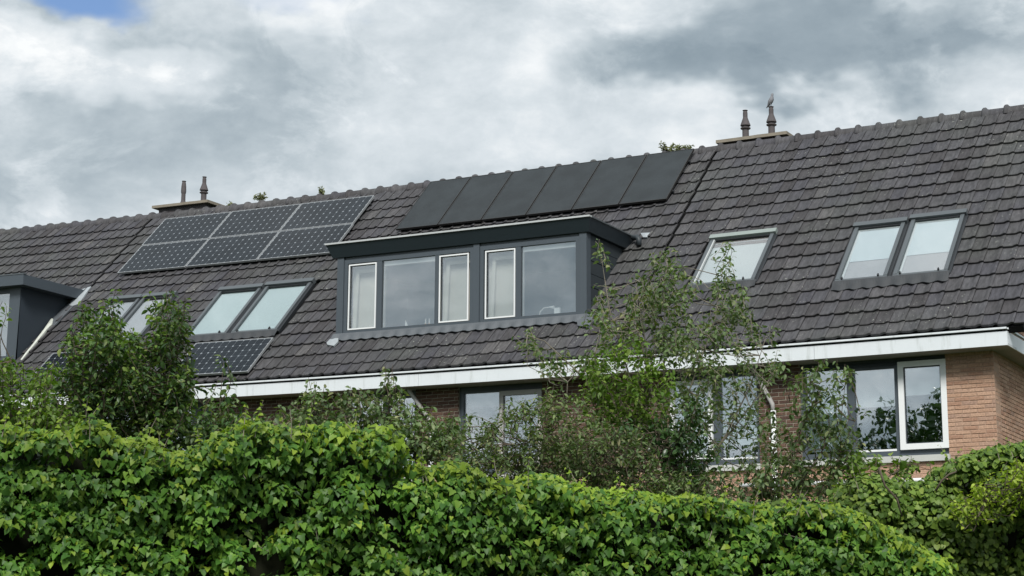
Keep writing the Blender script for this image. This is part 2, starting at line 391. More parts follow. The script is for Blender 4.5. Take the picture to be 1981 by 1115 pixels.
TILES = [tile_mesh(k) for k in range(4)]
ROWS = [.404+GA*k for k in range(17)]+[6.205]
def lay_tiles(house, u0, u1, holes, covers, vmax=None, start=None):
    """Tiles of one house's front slope; those that show largest are objects, the rest one part."""
    cols = np.arange(start if start is not None else u0, u1-.10, TW); cand = []
    for ri, v in enumerate(ROWS):
        if vmax and v > vmax: continue
        for u in cols:
            uc, vc = u+TW/2, v-.17
            if any(a-.02 < uc < b+.02 and c-.02 < vc < d+.02 for a, b, c, d in holes): continue
            p = RP(u+random.uniform(-.003, .003), v+random.uniform(-.005, .005), random.uniform(-.001, .004)+.006*math.sin(u*1.7+v*.9)*math.sin(v*1.3+2)); p[2] += BW(u)
            a = math.radians(random.gauss(0, .35)); tl = random.gauss(0, .004)
            ex = EX*math.cos(a)+ES*math.sin(a)+EN*tl; ey = ES*math.cos(a)-EX*math.sin(a)
            if random.random() < .012: p = p-ES*random.uniform(.01, .025)
            if u+TW > u1+.02 and house is not HC: ex = ex*((u1-u)/TW)
            x, y, z = px_of(p)
            shown = -15 < x < 1990 and 150 < y < 800 and not any(a_ < uc < b_ and c_ < vc < d_ for a_, b_, c_, d_ in covers)
            cand.append((0 if shown else 1, z, p, ex, ey, random.randrange(4)))
    cand.sort(key=lambda q: (q[0], q[1]))
    for _, _, p, ex, ey, k in cand[:300]: inst('roof_tile', TILES[k][0], house, basis(ex, ey, EN, p))
    V, F, b = [], [], 0
    for _, _, p, ex, ey, k in cand[300:]:
        vs = TILES[k][1]; V.append(p+vs[:, :1]*ex+vs[:, 1:2]*ey+vs[:, 2:]*EN); F += [tuple(b+i for i in f) for f in TILES[k][2]]; b += len(vs)
    if V:
        mb = MB(); mb.v = np.concatenate(V).tolist(); mb.f = F
        o = mb.build('roof_tile', 'tile', house, False); o['kind'] = 'stuff'

DORM_B = (-19.0, -13.955, 2.77, 5.09); DORM_A = (-31.0, -26.73, 2.77, 5.09)
def quad_uv(pts, off):
    q = [roof_at(x, y, off) for x, y in pts]; return (np.mean([q[0][0], q[2][0]]), np.mean([q[1][0], q[3][0]]), np.mean([q[0][1], q[1][1]]), np.mean([q[2][1], q[3][1]]))
SK = {  # the skylights: u0, u1, v0, v1
    'c1': quad_uv([(1664.5, 437.2), (1763, 420.4), (1604.4, 546.7), (1706, 535.8)], .07),
    'c2': quad_uv([(1774, 420.4), (1878.5, 405.6), (1716.8, 535.8), (1822.3, 525)], .07),
    'c3': quad_uv([(1380, 458), (1507.6, 445), (1331.6, 551.5), (1449.5, 544.3)], .07),
    'b1': quad_uv([(419.9, 561.4), (507.7, 550.3), (361.3, 651.2), (439, 645.2)], .07),
    'b2': quad_uv([(515.8, 550.3), (604.7, 540.2), (446.2, 646.2), (538, 636.1)], .07)}
ub = roof_at(280.6, 571.5, .07); SK['b4'] = (ub[0], ub[0]+.80, SK['b1'][2], SK['b1'][3]); SK['b3'] = (ub[0]-.90, ub[0]-.08, SK['b1'][2], SK['b1'][3])
def hole(k, below=.16): a, b, c, d = SK[k]; return (a-.02, b+.02, c+.02, d+below)
PVU, PVV, PVW, PVH = -25.93, .30, 1.79, 1.0               # white gridded array: first panel's corner and panel size
BLU, BLV, BLW, BLH = -19.30, .02, .9573, 1.69              # black array
cov_b = [(PVU, PVU+3*1.81, PVV, PVV+2.02), (BLU, BLU+6*BLW, BLV, BLV+BLH), (-22.4, -20.55, 4.9, 5.85)]
lay_tiles(HA, U_L, U_AB-.03, [DORM_A], [])
lay_tiles(HB, U_AB+.03, U_BC-.03, [DORM_B, hole('b1'), hole('b2'), hole('b3'), hole('b4')], cov_b)
lay_tiles(HC, U_BC+.03, -6.86, [hole('c1', .24), hole('c2', .24), hole('c3')], [])
# beyond the corner the roof runs on over a set-back wall
mbx = []
def lay_more():
    V, F, b = [], [], 0; k0 = math.ceil((-6.86-(U_BC+.03)-.10)/TW); u = U_BC+.03+k0*TW
    while u < U_R:
        for v in ROWS:
            vs = TILES[random.randrange(4)][1]; p = RP(u, v); p[2] += BW(u)
            V.append(p+vs[:, :1]*EX+vs[:, 1:2]*ES+vs[:, 2:]*EN); F.extend([tuple(b+i for i in f) for f in TILES[0][2]]); b += len(vs)
        u += TW
    mb = MB(); mb.v = np.concatenate(V).tolist(); mb.f = F; o = mb.build('roof_tile', 'tile', HC, False); o['kind'] = 'stuff'
lay_more()

def roof_deck(house, u0, u1, cut=None, vend=LS-.04):
    d = MB()
    if cut: 
        a, b, c, e = cut
        for uu0, uu1, v0, v1 in ((u0, a+.05, 0, vend), (b-.05, u1, 0, vend), (a+.05, b-.05, 0, c+.05), (a+.05, b-.05, e-.02, vend)):
            if uu1 > uu0: d.rbox(uu0, uu1, v0, v1, -.14, -.03)
    else: d.rbox(u0, u1, 0, vend, -.14, -.03)
    d.build('roof_deck', 'deck', house)
    bk = MB(); n = 8; us = np.linspace(u0, u1, n); vs = []
    for u in us: vs += [(u, YR+.02, HR-.05), (u, YR*2, HE), (u, YR*2, HE-.12), (u, YR+.02, HR-.17)]
    fs = [(0, 1, 2, 3), (4*n-1, 4*n-2, 4*n-3, 4*n-4)]
    for i in range(n-1):
        for k in range(4): a = 4*i+k; b2 = 4*i+(k+1) % 4; fs.append((a, b2, b2+4, a+4))
    bk.add(vs, fs); bk.build('rear_roof', 'tile', house)
roof_deck(HA, U_L, U_AB-.04, DORM_A); roof_deck(HB, U_AB+.04, U_BC-.04, DORM_B); roof_deck(HC, U_BC+.04, -6.9); roof_deck(HC, -6.9, U_R)
for h_, x in ((HB, U_AB), (HC, U_BC)): MB().rbox(x-.045, x+.045, 0, LS-.05, -.16, -.05).build('seam_strip', 'deck', h_)

def ridge_mesh():
    sides, vs, fs = 10, [], []
    prof = [(0, .168), (.012, .178), (.05, .178), (.068, .150), (.10, .134), (.40, .130)]
    for x, r in prof:
        for k in range(sides+1):
            a = math.pi*(k/sides)*1.12-math.pi*.06; vs.append((x, -r*math.cos(a), r*math.sin(a)*.92))
    for i in range(len(prof)-1):
        for k in range(sides): a = i*(sides+1)+k; fs.append((a, a+1, a+sides+2, a+sides+1))
    fs.append(tuple(range(sides+1))[::-1])
    me = bpy.data.meshes.new('ridge_tile'); me.from_pydata(vs, [], fs); me.update()
    me.polygons.foreach_set('use_smooth', [True]*(len(fs)-1)+[False]); me.materials.append(M['tile']); return me
RIDGE = ridge_mesh()
for house, u0, u1 in ((HA, U_L, U_AB), (HB, U_AB, U_BC), (HC, U_BC, U_R)):
    u = -7.655+.375*math.ceil((u0+7.655)/.375)-.187
    while u < u1-.19:
        p = Vector((u, YR+.105, HR-.012+BW(u)+random.uniform(-.006, .006)))
        inst('ridge_tile', RIDGE, house, Matrix.Translation(p) @ Matrix.Rotation(random.gauss(0, .010), 4, 'Z') @ Matrix.Rotation(random.gauss(0, .008), 4, 'Y')); u += .375

# gutters: white boards with an open joint under a bright metal lip, soffit behind
FB = HE-.253
def gutter(house, u0, u1, seams, end=False):
    xs = [u0]+[s for s in seams if u0 < s < u1]+[u1]
    for a, b in zip(xs[:-1], xs[1:]): MB().box(a+.003, b-.003, .022, .045, FB, HE-.052).build('fascia_board', 'white', house)
    lip = MB(); lip.box(u0, u1, -.012, .05, HE-.022, HE+.004); lip.build('gutter_lip', 'white', house)
    MB().box(u0, u1, .052, .11, HE-.09, HE-.03).build('gutter_gap_shade', 'deck', house)  # black strip that paints the shadow gap under the lip
    MB().box(u0, u1, .048, YW+.1, FB+.006, FB+.03).build('soffit', 'soffit', house)
gutter(HA, U_L, U_AB, [-30, -27.9]); gutter(HB, U_AB, U_BC, [-23.6, -20.226, -16.753]); gutter(HC, U_BC, -6.85, [-9.74])
r = MB(); r.box(-6.873, -6.85, .047, 8.0, FB, HE-.052); r.build('fascia_board', 'white', HC)
r = MB(); r.box(-6.88, -6.835, .052, 8.0, HE-.022, HE+.003); r.build('gutter_lip', 'white', HC)
MB().box(-7.25, -6.876, .53, 8.0, FB+.007, FB+.031).build('soffit', 'soffit', HC)

# ------------------------------------------------------------------ walls and bricks
Z = lambda zr: zr+ZC
WIN = {  # openings of the front wall: x0, x1, z0 (sill), z1
    'a': (-31.2, -27.6, Z(3.25), FB), 'bl': (-25.2, -21.45, Z(3.25), FB), 'bm': (-18.52, -17.06, Z(3.25), FB), 'br': (-16.21, -14.60, Z(3.25), FB),
    'cl': (-12.31, -10.81, Z(3.25), FB), 'cr': (-10.14, -7.88, Z(3.27), FB)}
def front_wall(house, x0, x1, wins):
    zb = Z(3.2); m = MB(); m.box(x0, x1, YW+.006, YW+.28, 0, zb); piers = []; cur = x0
    for k in wins: piers.append((cur, WIN[k][0])); cur = WIN[k][1]
    piers.append((cur, x1))
    m.build('wall', 'mortar', house)
    for a, b in piers:
        if b-a > .01: MB().box(a, b, YW+.0062, YW+.28, zb, FB+.03).build('wall_pier', 'mortar' if a > -8 else 'mortar_pale', house)
    return piers
PA = front_wall(HA, U_L, U_AB, ['a']); PB = front_wall(HB, U_AB, U_BC, ['bl', 'bm', 'br']); PC = front_wall(HC, U_BC, -7.172, ['cl', 'cr'])
for h_, x0, x1 in ((HA, U_L, U_AB), (HB, U_AB, U_BC), (HC, U_BC, -7.46)):
    MB().box(x0, x1, YR*2-.5, YR*2-.25, 0, HE).build('rear_wall', 'mortar', h_)
gp = [(.705, 0), (8.3, 0), (8.3, HE-.14), (YR, HR-.22), (.705, HE+.42)]
gm = MB(); gm.add([(-7.178, y, z) for y, z in gp]+[(-7.45, y, z) for y, z in gp], [(0, 1, 2, 3, 4), (9, 8, 7, 6, 5)]+[(k, k+5, (k+1) % 5+5, (k+1) % 5) for k in range(5)])
gm.build('gable_wall', 'mortar', HC)

def brick_mesh(name, L, mat):
    vs = [(0, 0, 0), (L, 0, 0), (L, 0, .05), (0, 0, .05), (0, .03, 0), (L, .03, 0), (L, .03, .05), (0, .03, .05)]
    b = .004
    fr = [(b, -.001, b), (L-b, -.001, b), (L-b, -.001, .05-b), (b, -.001, .05-b)]
    vs = fr+[(0, .004, 0), (L, .004, 0), (L, .004, .05), (0, .004, .05), (0, .03, 0), (L, .03, 0), (L, .03, .05), (0, .03, .05)]
    fs = [(0, 1, 2, 3)]
    for k in range(4): k2 = (k+1) % 4; fs += [(k, 4+k, 4+k2, k2), (4+k, 8+k, 8+k2, 4+k2)]
    me = bpy.data.meshes.new(name); me.from_pydata(vs, [], fs); me.update(); me.materials.append(M[mat]); return me, np.array(vs), fs
BM = {}
def bricks(house, faces, budget=300):
    """faces: (x0, x1, z0, z1, kind, axis): stretcher bond laid proud of the mortar."""
    cand = []
    for x0, x1, z0, z1, mat, ax in faces:
        row = int(math.floor(z0/.0605)); z = row*.0605
        while z < z1-.03:
            o = x0-(.111 if row % 2 else 0.0); x = o
            while x < x1-.02:
                a, b = max(x, x0), min(x+.212, x1)
                if b-a > .03 and z >= z0-.02:
                    y = random.uniform(-.003, .002)
                    if ax == 'x': p = np.array([a, YW+y, z+BW(a)]); ex, ey = EX, np.array([0, 1.0, 0])
                    else: p = np.array([-7.172-y, a, z+BW(-7.17)]); ex, ey = np.array([0, 1.0, 0]), np.array([-1.0, 0, 0])
                    X, Y, D = px_of(p); vis = 0 if (-20 < X < 1985 and 660 < Y < 990) else 1
                    cand.append((vis, -D*0+(0 if mat == 'brick' else .0), D, p, ex, ey, round(b-a, 3), mat))
                x += .2225
            row += 1; z = row*.0605
    cand.sort(key=lambda q: (q[0], q[2]))
    groups = {}
    for i, (vis, _, D, p, ex, ey, L, mat) in enumerate(cand):
        key = (mat, L)
        if key not in BM: BM[key] = brick_mesh('brick', L, mat)
        me, vs, fs = BM[key]
        if i < budget and vis == 0: inst('brick', me, house, basis(ex, ey, np.array([0, 0, 1.0]), p))
        else: groups.setdefault(mat, []).append((p+vs[:, :1]*ex+vs[:, 1:2]*ey+vs[:, 2:]*np.array([0, 0, 1.0]), fs))
    for mat, gl in groups.items():
        mb = MB(); b = 0; V = []
        for v, fs in gl: V.append(v); mb.f += [tuple(b+i for i in f) for f in fs]; b += len(v)
        mb.v = np.concatenate(V).tolist(); o = mb.build('brick', mat, house, False); o['kind'] = 'stuff'
ZB0, ZS = Z(1.6), Z(3.2)
bricks(HC, [(a, b, ZS, FB+.02, 'brick' if a > -8 else 'brick_dark', 'x') for a, b in PC if b-a > .05]+[(U_BC, -7.172, ZB0, ZS-.005, 'brick', 'x'), (YW+.03, 8.29, ZB0, FB+.02, 'brick', 'y')]+[(.72 if z < HE+.3 else YR*(1-(HR-z)/(HR-HE))+.32, YR*2-YR*(1-(HR-z)/(HR-HE))-.32, z, z+.055, 'brick', 'y') for z in np.arange(math.ceil((FB+.04)/.0605)*.0605+.001, HR-.75, .0605)])
bricks(HB, [(a, b, ZS, FB+.02, 'brick_dark', 'x') for a, b in PB if b-a > .05]+[(U_AB, U_BC, ZB0, ZS-.005, 'brick', 'x')])
bricks(HA, [(a, b, ZS, FB+.02, 'brick_dark', 'x') for a, b in PA if b-a > .05], 0)

# ------------------------------------------------------------------ windows of the first floor
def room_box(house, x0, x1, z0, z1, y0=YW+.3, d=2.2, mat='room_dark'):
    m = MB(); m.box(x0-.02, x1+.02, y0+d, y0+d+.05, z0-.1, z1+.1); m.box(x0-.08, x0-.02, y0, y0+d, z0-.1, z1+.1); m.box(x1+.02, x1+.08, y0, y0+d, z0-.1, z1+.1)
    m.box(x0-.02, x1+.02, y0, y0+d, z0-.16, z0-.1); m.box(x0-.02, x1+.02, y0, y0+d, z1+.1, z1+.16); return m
def window(house, k, posts, head=.06, frame_mat='anthracite'):
    x0, x1, z0, z1 = WIN[k]; f = MB(); y0, y1 = YW+.05, YW+.13; t = .075
    f.box(x0, x1, y0, y1, z1-head, z1); f.box(x0, x1, y0, y1, z0, z0+.09); f.box(x0, x0+t, y0, y1, z0+.09, z1-head); f.box(x1-.05, x1, y0, y1, z0+.09, z1-head)
    for a, b in posts: f.box(a, b, y0-.004, y1, z0+.09, z1-head)
    w_ = f.build('window', frame_mat, house)
    MB().box(x0-.02, x1+.02, YW-.05, YW+.06, z0-.095, z0-.004).build('sill', 'sill', w_)
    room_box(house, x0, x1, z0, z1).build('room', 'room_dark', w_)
    return w_
def pane(w_, x0, x1, z0, z1, y, mat='glass_coated'): 
    return MB().box(x0, x1, y, y+.012, z0, z1).build('pane', mat, w_)
def sash(w_, x0, x1, z0, z1, y0, y1, t, mat, tb=None): return MB().frame(x0, x1, z0, z1, y0, y1, t, tb).build('sash', mat, w_)
def blind(w_, x0, x1, z0, z1, y, mat='blind_white'): return MB().box(x0, x1, y, y+.01, z0, z1).build('blind', mat, w_)
WC = window(HC, 'cr', [(-9.41, -9.30), (-8.67, -8.60)], .05)
zt = FB-.05
MB().box(-10.02, -7.93, YW+.035, YW+.05, zt-.05, zt+.01).build('head_trim', 'anth_dark', WC)
pane(WC, -10.06, -9.41, Z(3.36), zt, YW+.09); blind(WC, -10.06, -9.42, Z(3.40), zt, YW+.112, 'blind_cyan')
MB().box(-9.30, -8.67, YW+.055, YW+.12, zt-.085, zt).build('top_vent', 'anthracite', WC)
pane(WC, -9.30, -8.67, Z(3.385), zt-.085, YW+.09); blind(WC, -9.29, -8.68, Z(4.03), zt-.085, YW+.112)
MB().box(-9.30, -8.67, YW+.045, YW+.085, Z(3.355), Z(3.385)).build('glazing_bead', 'white_pvc', WC)
sash(WC, -8.60, -7.875, Z(3.36), Z(4.665), YW-.005, YW+.06, .085, 'white_pvc'); pane(WC, -8.515, -7.96, Z(3.445), Z(4.58), YW+.03)
MB().frame(-8.518, -7.957, Z(3.442), Z(4.583), YW+.022, YW+.03, .018).build('gasket', 'anth_dark', WC)
blind(WC, -8.52, -7.955, Z(4.16), Z(4.58), YW+.052)
WL = window(HC, 'cl', [(-11.585, -11.465)], .10)
sash(WL, -12.30, -11.585, Z(3.36), Z(4.60), YW+.0, YW+.05, .07, 'white_pvc'); pane(WL, -12.23, -11.655, Z(3.43), Z(4.53), YW+.03); blind(WL, -12.23, -11.655, Z(3.45), Z(4.53), YW+.052)
pane(WL, -11.465, -10.87, Z(3.37), zt-.04, YW+.09); blind(WL, -11.46, -10.87, Z(3.56), zt-.04, YW+.112, 'blind_cyan')
MB().box(-11.465, -10.87, YW+.05, YW+.085, Z(3.335), Z(3.365)).build('glazing_bead', 'white_pvc', WL)
WR = window(HB, 'br', [(-15.44, -15.41)], .10)
pane(WR, -16.13, -15.44, Z(3.36), zt-.04, YW+.09); blind(WR, -16.12, -15.45, Z(4.40), zt-.04, YW+.2)
sash(WR, -15.41, -14.61, Z(3.36), Z(4.62), YW-.004, YW+.06, .075, 'grey_pvc'); pane(WR, -15.335, -14.685, Z(3.435), Z(4.545), YW+.03)
blind(WR, -15.33, -14.69, Z(4.0), Z(4.54), YW+.2, 'room')
WM = window(HB, 'bm', [(-17.75, -17.66)], .11)
pane(WM, -18.44, -17.75, Z(3.36), zt-.05, YW+.09); pane(WM, -17.66, -17.11, Z(3.36), zt-.05, YW+.09); blind(WM, -17.40, -17.12, Z(3.4), Z(4.58), YW+.16)
WB = window(HB, 'bl', [(-23.4, -23.3), (-21.95, -21.75)], .10)
pane(WB, -25.12, -23.4, Z(3.36), zt-.04, YW+.09); pane(WB, -23.3, -21.95, Z(3.36), zt-.04, YW+.09); blind(WB, -21.75, -21.5, Z(3.36), zt-.04, YW+.1, 'room')
WA = window(HA, 'a', [(-29.4, -29.3)], .10); pane(WA, -31.1, -29.4, Z(3.36), zt-.04, YW+.09); pane(WA, -29.3, -27.66, Z(3.36), zt-.04, YW+.09)

# rain pipes
def downpipe(house, x, top, z_elbow, mat_low='white_pvc'):
    up = MB(); up.tube([(top[0], .25, FB+.02), (top[0]+.01, .26, FB-.03), (x-.01, YW-.06, z_elbow+.04), (x, YW-.06, z_elbow-.08)], .035, 10); 
    p = up.build('downpipe', 'grey_pvc', house, True, True)
    MB().tube([(x, YW-.06, z_elbow-.06), (x, YW-.06, .1)], .042, 10).build('pipe_shaft', mat_low, p, True, True)
    for z in (z_elbow-.5, z_elbow-1.6): MB().box(x-.055, x+.055, YW-.11, YW, z, z+.03).build('pipe_bracket', mat_low, p)
downpipe(HC, -10.55, (-10.83, 0), Z(4.10)); downpipe(HB, -16.695, (-17.10, 0), Z(4.12))
lg = MB(); lg.tube([(-11.1, YW-.10, Z(2.915)), (-8.05, YW-.10, Z(2.895))], .034, 8); lg.build('wall_pipe', 'white_pvc', HC, True, True)

# ------------------------------------------------------------------ skylights
def skylight(house, k, style):
    u0, u1, v0, v1 = SK[k]; t = .062; f = MB()
    f.rbox(u0, u0+t, v0+.09, v1-.05, .0, .075); f.rbox(u1-t, u1, v0+.09, v1-.05, .0, .075); f.rbox(u0+.0, u1, v1-.05, v1, .0, .07)
    s_ = f.build('skylight', 'sky_frame', house)
    MB().rbox(u0-.03, u1+.03, v0-.02, v0+.085, .0, .105).build('skylight_hood', 'sky_hood' if style == 'open' else 'sky_frame', s_)
    MB().rbox(u0-.035, u0-.004, v0+.09, v1+.02, -.02, .045).build('side_flashing', 'sky_dark', s_); MB().rbox(u1+.004, u1+.05, v0+.09, v1+.02, -.02, .045).build('side_flashing', 'sky_dark', s_)
    MB().rbox(u0+t, u1-t, v0+.09, v0+.115, .0, .06).build('top_gasket', 'sky_dark', s_)
    a, b, c, d = u0+t, u1-t, v0+.115, v1-.05
    if style == 'open':
        MB().rbox(a, b, c, c+.14, .0, .02).build('inner_sash', 'wood_red', s_); MB().rbox(a, b, c+.07, c+.085, .02, .035).build('glazing_bar', 'trim', s_)
        MB().rbox(a, a+.022, c, d, .045, .08).build('sash_edge', 'trim', s_); c2 = c+.14
        MB().rbox(a, b, c2, d, -.004, .006).build('blind', 'blind_grey', s_)
    elif style == 'half':
        MB().rbox(a, b, c, c+(d-c)*.62, .010, .016).build('blind', 'blind_sky', s_); MB().rbox(a, b, c+(d-c)*.55, d, -.006, .004).build('lower_blind', 'blind_mauve', s_)
        MB().rbox(a, a+.035, c, d, .017, .03).build('inner_sash', 'white_pvc', s_); MB().rbox(a+.036, b, c, c+.03, .017, .028).build('sash_rail', 'white_pvc', s_)
    else:
        MB().rbox(a, b, c, d, .010, .016).build('blind', 'blind_cyan' if style == 'full' else 'blind_mauve', s_)
    MB().rbox(a, b, c, d, .040, .048).build('pane', 'glass_sky', s_)
    for q in (.12, .82):
        uu = u0+(u1-u0)*q; MB().rbox(uu, uu+.02, v1-.075, v1-.03, .05, .10).build('glass_clip', 'sky_dark', s_)
    return s_
for k in ('c1', 'c2'): skylight(HC, k, 'half')
skylight(HC, 'c3', 'open')
for k in ('b1', 'b2'): skylight(HB, k, 'full')
for k in ('b3', 'b4'): skylight(HB, k, 'mauve')
def apron(house, u0, u1, v0, v1, mat, wave=.018, seed=3, name='apron_flashing', h=.05, per=TW):
    """Sheet dressed down over the tiles: its lower edge follows their rolls."""
    n = max(6, int((u1-u0)/.039)); r_ = random.Random(seed); vs, fs = [], []
    for i in range(n+1):
        u = u0+(u1-u0)*i/n; wv = wave*math.cos(2*math.pi*u/per)+r_.uniform(-.004, .004); hh = .011*math.cos(2*math.pi*u/per+.6)
        vs += [RP(u, v0, h+.02), RP(u, (v0+v1)/2, h+hh+.008), RP(u, v1+wv, h+hh-.005), RP(u, v1+wv, h+hh-.018)]
    for i in range(n):
        for k in range(3): a = 4*i+k; fs.append((a, a+1, a+5, a+4))
    mb = MB(); mb.add(vs, fs); return mb.build(name, mat, house)
apron(HC, SK['c1'][0]-.03, SK['c2'][1]+.04, SK['c1'][3]-.01, SK['c1'][3]+.21, 'lead_dark', .03, 1, h=.052)
apron(HC, SK['c3'][0]-.03, SK['c3'][1]+.04, SK['c3'][3]-.01, SK['c3'][3]+.15, 'lead_dark', .03, 2, h=.052)
apron(HB, SK['b1'][0]-.03, SK['b2'][1]+.04, SK['b1'][3]-.01, SK['b1'][3]+.16, 'lead_dark', .026, 4, h=.052)
apron(HB, SK['b3'][0]-.03, SK['b4'][1]+.04, SK['b3'][3]-.01, SK['b3'][3]+.16, 'lead_dark', .012, 5, h=.052)

# ------------------------------------------------------------------ dormers
def cheek_board(x0, x1, za, zb, yf):
    yb = lambda z: YR*(1-(HR-z)/(HR-HE))+.03
    vs = [(x0, yf, za), (x1, yf, za), (x1, yb(za), za), (x0, yb(za), za), (x0, yf, zb), (x1, yf, zb), (x1, yb(zb), zb), (x0, yb(zb), zb)]
    m = MB(); m.add(vs, [(0, 3, 2, 1), (4, 5, 6, 7), (0, 1, 5, 4), (1, 2, 6, 5), (2, 3, 7, 6), (3, 0, 4, 7)]); return m
def dormer_roof(x0, x1, yf, zb, zt, ix0, ix1, iyf):
    """Flat roof slab whose edge flares outwards: (ix0, ix1, iyf) is its narrower underside."""
    yb = YR*(1-(HR-zt)/(HR-HE))+.06; n = 5; m = MB(); vs = []; fs = []
    for i in range(n+1):
        f = i/n; xa, xb = x0+(x1-x0)*f, ix0+(ix1-ix0)*f
        vs += [(xb, iyf, zb), (xa, yf, zt), (xa, yb, zt), (xb, yb, zb)]
    for i in range(n):
        for k in range(4): a = 4*i+k; b = 4*i+(k+1) % 4; fs.append((a, b, b+4, a+4))
    fs += [(0, 3, 2, 1), (4*n, 4*n+1, 4*n+2, 4*n+3)]
    m.add(vs, fs); return m
YD = .797; ZD0, ZD1 = Z(5.815), Z(7.27)
DB = dormer_roof(-19.17, -13.83, .63, ZD1, Z(7.49), -19.09, -13.90, .74).build('dormer', 'anth_dark', HB)
tr = MB(); tr.box(-19.185, -13.815, .612, .70, Z(7.492), Z(7.522)); tr.build('roof_trim', 'trim', DB)
yb = YR*(1-(HR-Z(7.49))/(HR-HE)); MB().box(-13.855, -13.815, .702, yb, Z(7.492), Z(7.515)).build('roof_trim', 'sky_frame', DB); MB().box(-19.185, -19.145, .702, yb, Z(7.492), Z(7.515)).build('roof_trim', 'sky_frame', DB)
for a, b in ((-19.0, -18.86), (-16.15, -16.03), (-14.09, -13.955)): MB().box(a, b, YD-.03, YD+.12, ZD0, ZD1).build('post', 'anthracite', DB)
MB().box(-18.857, -14.093, YD+.0, YD+.05, Z(7.225), ZD1).build('head_rail', 'anthracite', DB)
for fa, fb, mull in ((-18.857, -16.153, ((-18.16, -18.05), (-16.94, -16.85))), (-16.027, -14.093, ((-15.325, -15.222),))):
    m = MB(); m.frame(fa, fb, ZD0+.02, Z(7.222), YD-.012, YD+.07, .075, .10)
    for a, b in mull: m.box(a, b, YD-.008, YD+.07, ZD0+.12, Z(7.147))
    m.build('window_frame', 'anthracite', DB)
def tilt_sash(x0, x1):
    za, zb = Z(5.937), Z(7.128)
    MB().frame(x0, x1, za, zb, YD-.02, YD-.002, .024).build('sash', 'white_pvc', DB); MB().box(x0+.02, x1-.02, YD+.02, YD+.03, za+.02, zb-.02).build('pane', 'glass', DB)
    # the inner leaf stands tilted into the room
    n = MB(); t = .06; lean = .08
    for a, b, c, d in ((x0+.07, x0+.07+t, za+.02, zb-.09), (x1-.05, x1-.02, za+.02, zb-.09), (x0+.07+t, x1-.05, zb-.14, zb-.09)):
        vs = []
        for z in (c, d):
            o = lean*(z-za)/(zb-za)
            vs += [(a, YD+.045+o, z), (b, YD+.045+o, z), (b, YD+.07+o, z), (a, YD+.07+o, z)]
        n.add(vs, [(0, 3, 2, 1), (4, 5, 6, 7), (0, 1, 5, 4), (1, 2, 6, 5), (2, 3, 7, 6), (3, 0, 4, 7)])
    n.build('tilted_leaf', 'cream', DB); MB().box(x0-.05, x1+.05, YD+.20, YD+.22, za-.05, zb+.05).build('curtain', 'cream', DB)
for a, b in ((-18.757, -18.162), (-16.848, -16.25), (-15.92, -15.327)): tilt_sash(a, b)
for a, b in ((-18.05, -16.94), (-15.222, -14.168)):
    MB().box(a, b, YD+.02, YD+.032, ZD0+.12, Z(7.147)).build('pane', 'glass', DB); MB().box(a+.01, b-.01, YD+.05, YD+.10, Z(7.06), Z(7.14)).build('blind_roll', 'white_pvc', DB)
    MB().box(a+.008, a+.03, YD+.04, YD+.06, ZD0+.12, Z(7.05)).build('glazing_bead', 'trim', DB)
rm = MB(); rm.box(-18.95, -14.0, 3.0, 3.06, Z(5.4), Z(7.3)); rm.box(-18.98, -18.95, YD+.13, 3.0, Z(5.4), Z(7.25)); rm.box(-14.0, -13.985, YD+.13, 3.0, Z(5.4), Z(7.25))
rm.box(-18.95, -14.0, YD+.14, 3.0, Z(7.2), Z(7.25)); rm.box(-18.95, -14.0, YD+.14, 3.0, Z(5.3), Z(5.38)); rm.box(-15.15, -14.5, 2.2, 2.6, Z(5.4), Z(6.6)); rm.build('room', 'room', DB)
MB().box(-18.95, -14.0, YD+.08, YD+.40, ZD0+.05, ZD0+.098).build('window_board', 'white_pvc', DB)
nb = 7
for i in range(nb):
    za = ZD0-.12+(ZD1-ZD0+.12)*i/nb; zb = ZD0-.12+(ZD1-ZD0+.12)*(i+1)/nb-.012; k = .006*(i % 2)
    if i: cheek_board(-13.985, -13.96+k, za, zb, YD+.125).build('cladding_board', 'board', DB)
    if i: cheek_board(-18.99-k, -18.97, za, zb, YD+.125).build('cladding_board', 'board', DB)
cheek_board(-13.995, -13.986, ZD0, ZD1, YD+.125).build('cheek_backing', 'deck', DB)
apron(HB, -19.05, -13.80, 5.06, 5.235, 'lead', .026, 6, 'lead_apron', .055)
def lump(house, pts, mat, name, h=.05, th=.02):
    m = MB(); n = len(pts); cu, cv = np.mean([p[0] for p in pts]), np.mean([p[1] for p in pts])
    vs = [RP(u, v, h) for u, v in pts]+[RP(cu, cv, h+th)]+[RP(u, v, h-.03) for u, v in pts]
    m.add(vs, [(i, (i+1) % n, n) for i in range(n)]+[(i, n+1+i, n+1+(i+1) % n, (i+1) % n) for i in range(n)]); return m.build(name, mat, house)
def rpts(pp, off=.05): return [roof_at(x, y, off) for x, y in pp]
lump(HB, rpts([(640, 656), (655, 655), (654, 662), (646, 670), (634, 668), (632, 664)]), 'lead_pale', 'lead_corner', .06)
lump(HB, rpts([(1117, 622), (1140, 614), (1150, 622), (1138, 634), (1118, 632)]), 'lead', 'lead_corner', .07)
lump(HB, rpts([(1239, 451), (1259, 450), (1252, 459), (1244, 459)]), 'lead_pale', 'lead_corner', .05)
op = roof_at(1234, 466, .09); q = RP(op[0], op[1], .10); MB().tube([q+np.array([-.10, 0, .05]), q+np.array([0, -.02, .05]), q+np.array([.05, -.05, 0]), q+np.array([.05, -.06, -.11])], [.05, .05, .05, .045], 10).build('outlet_pipe', 'board', HB, True, True)
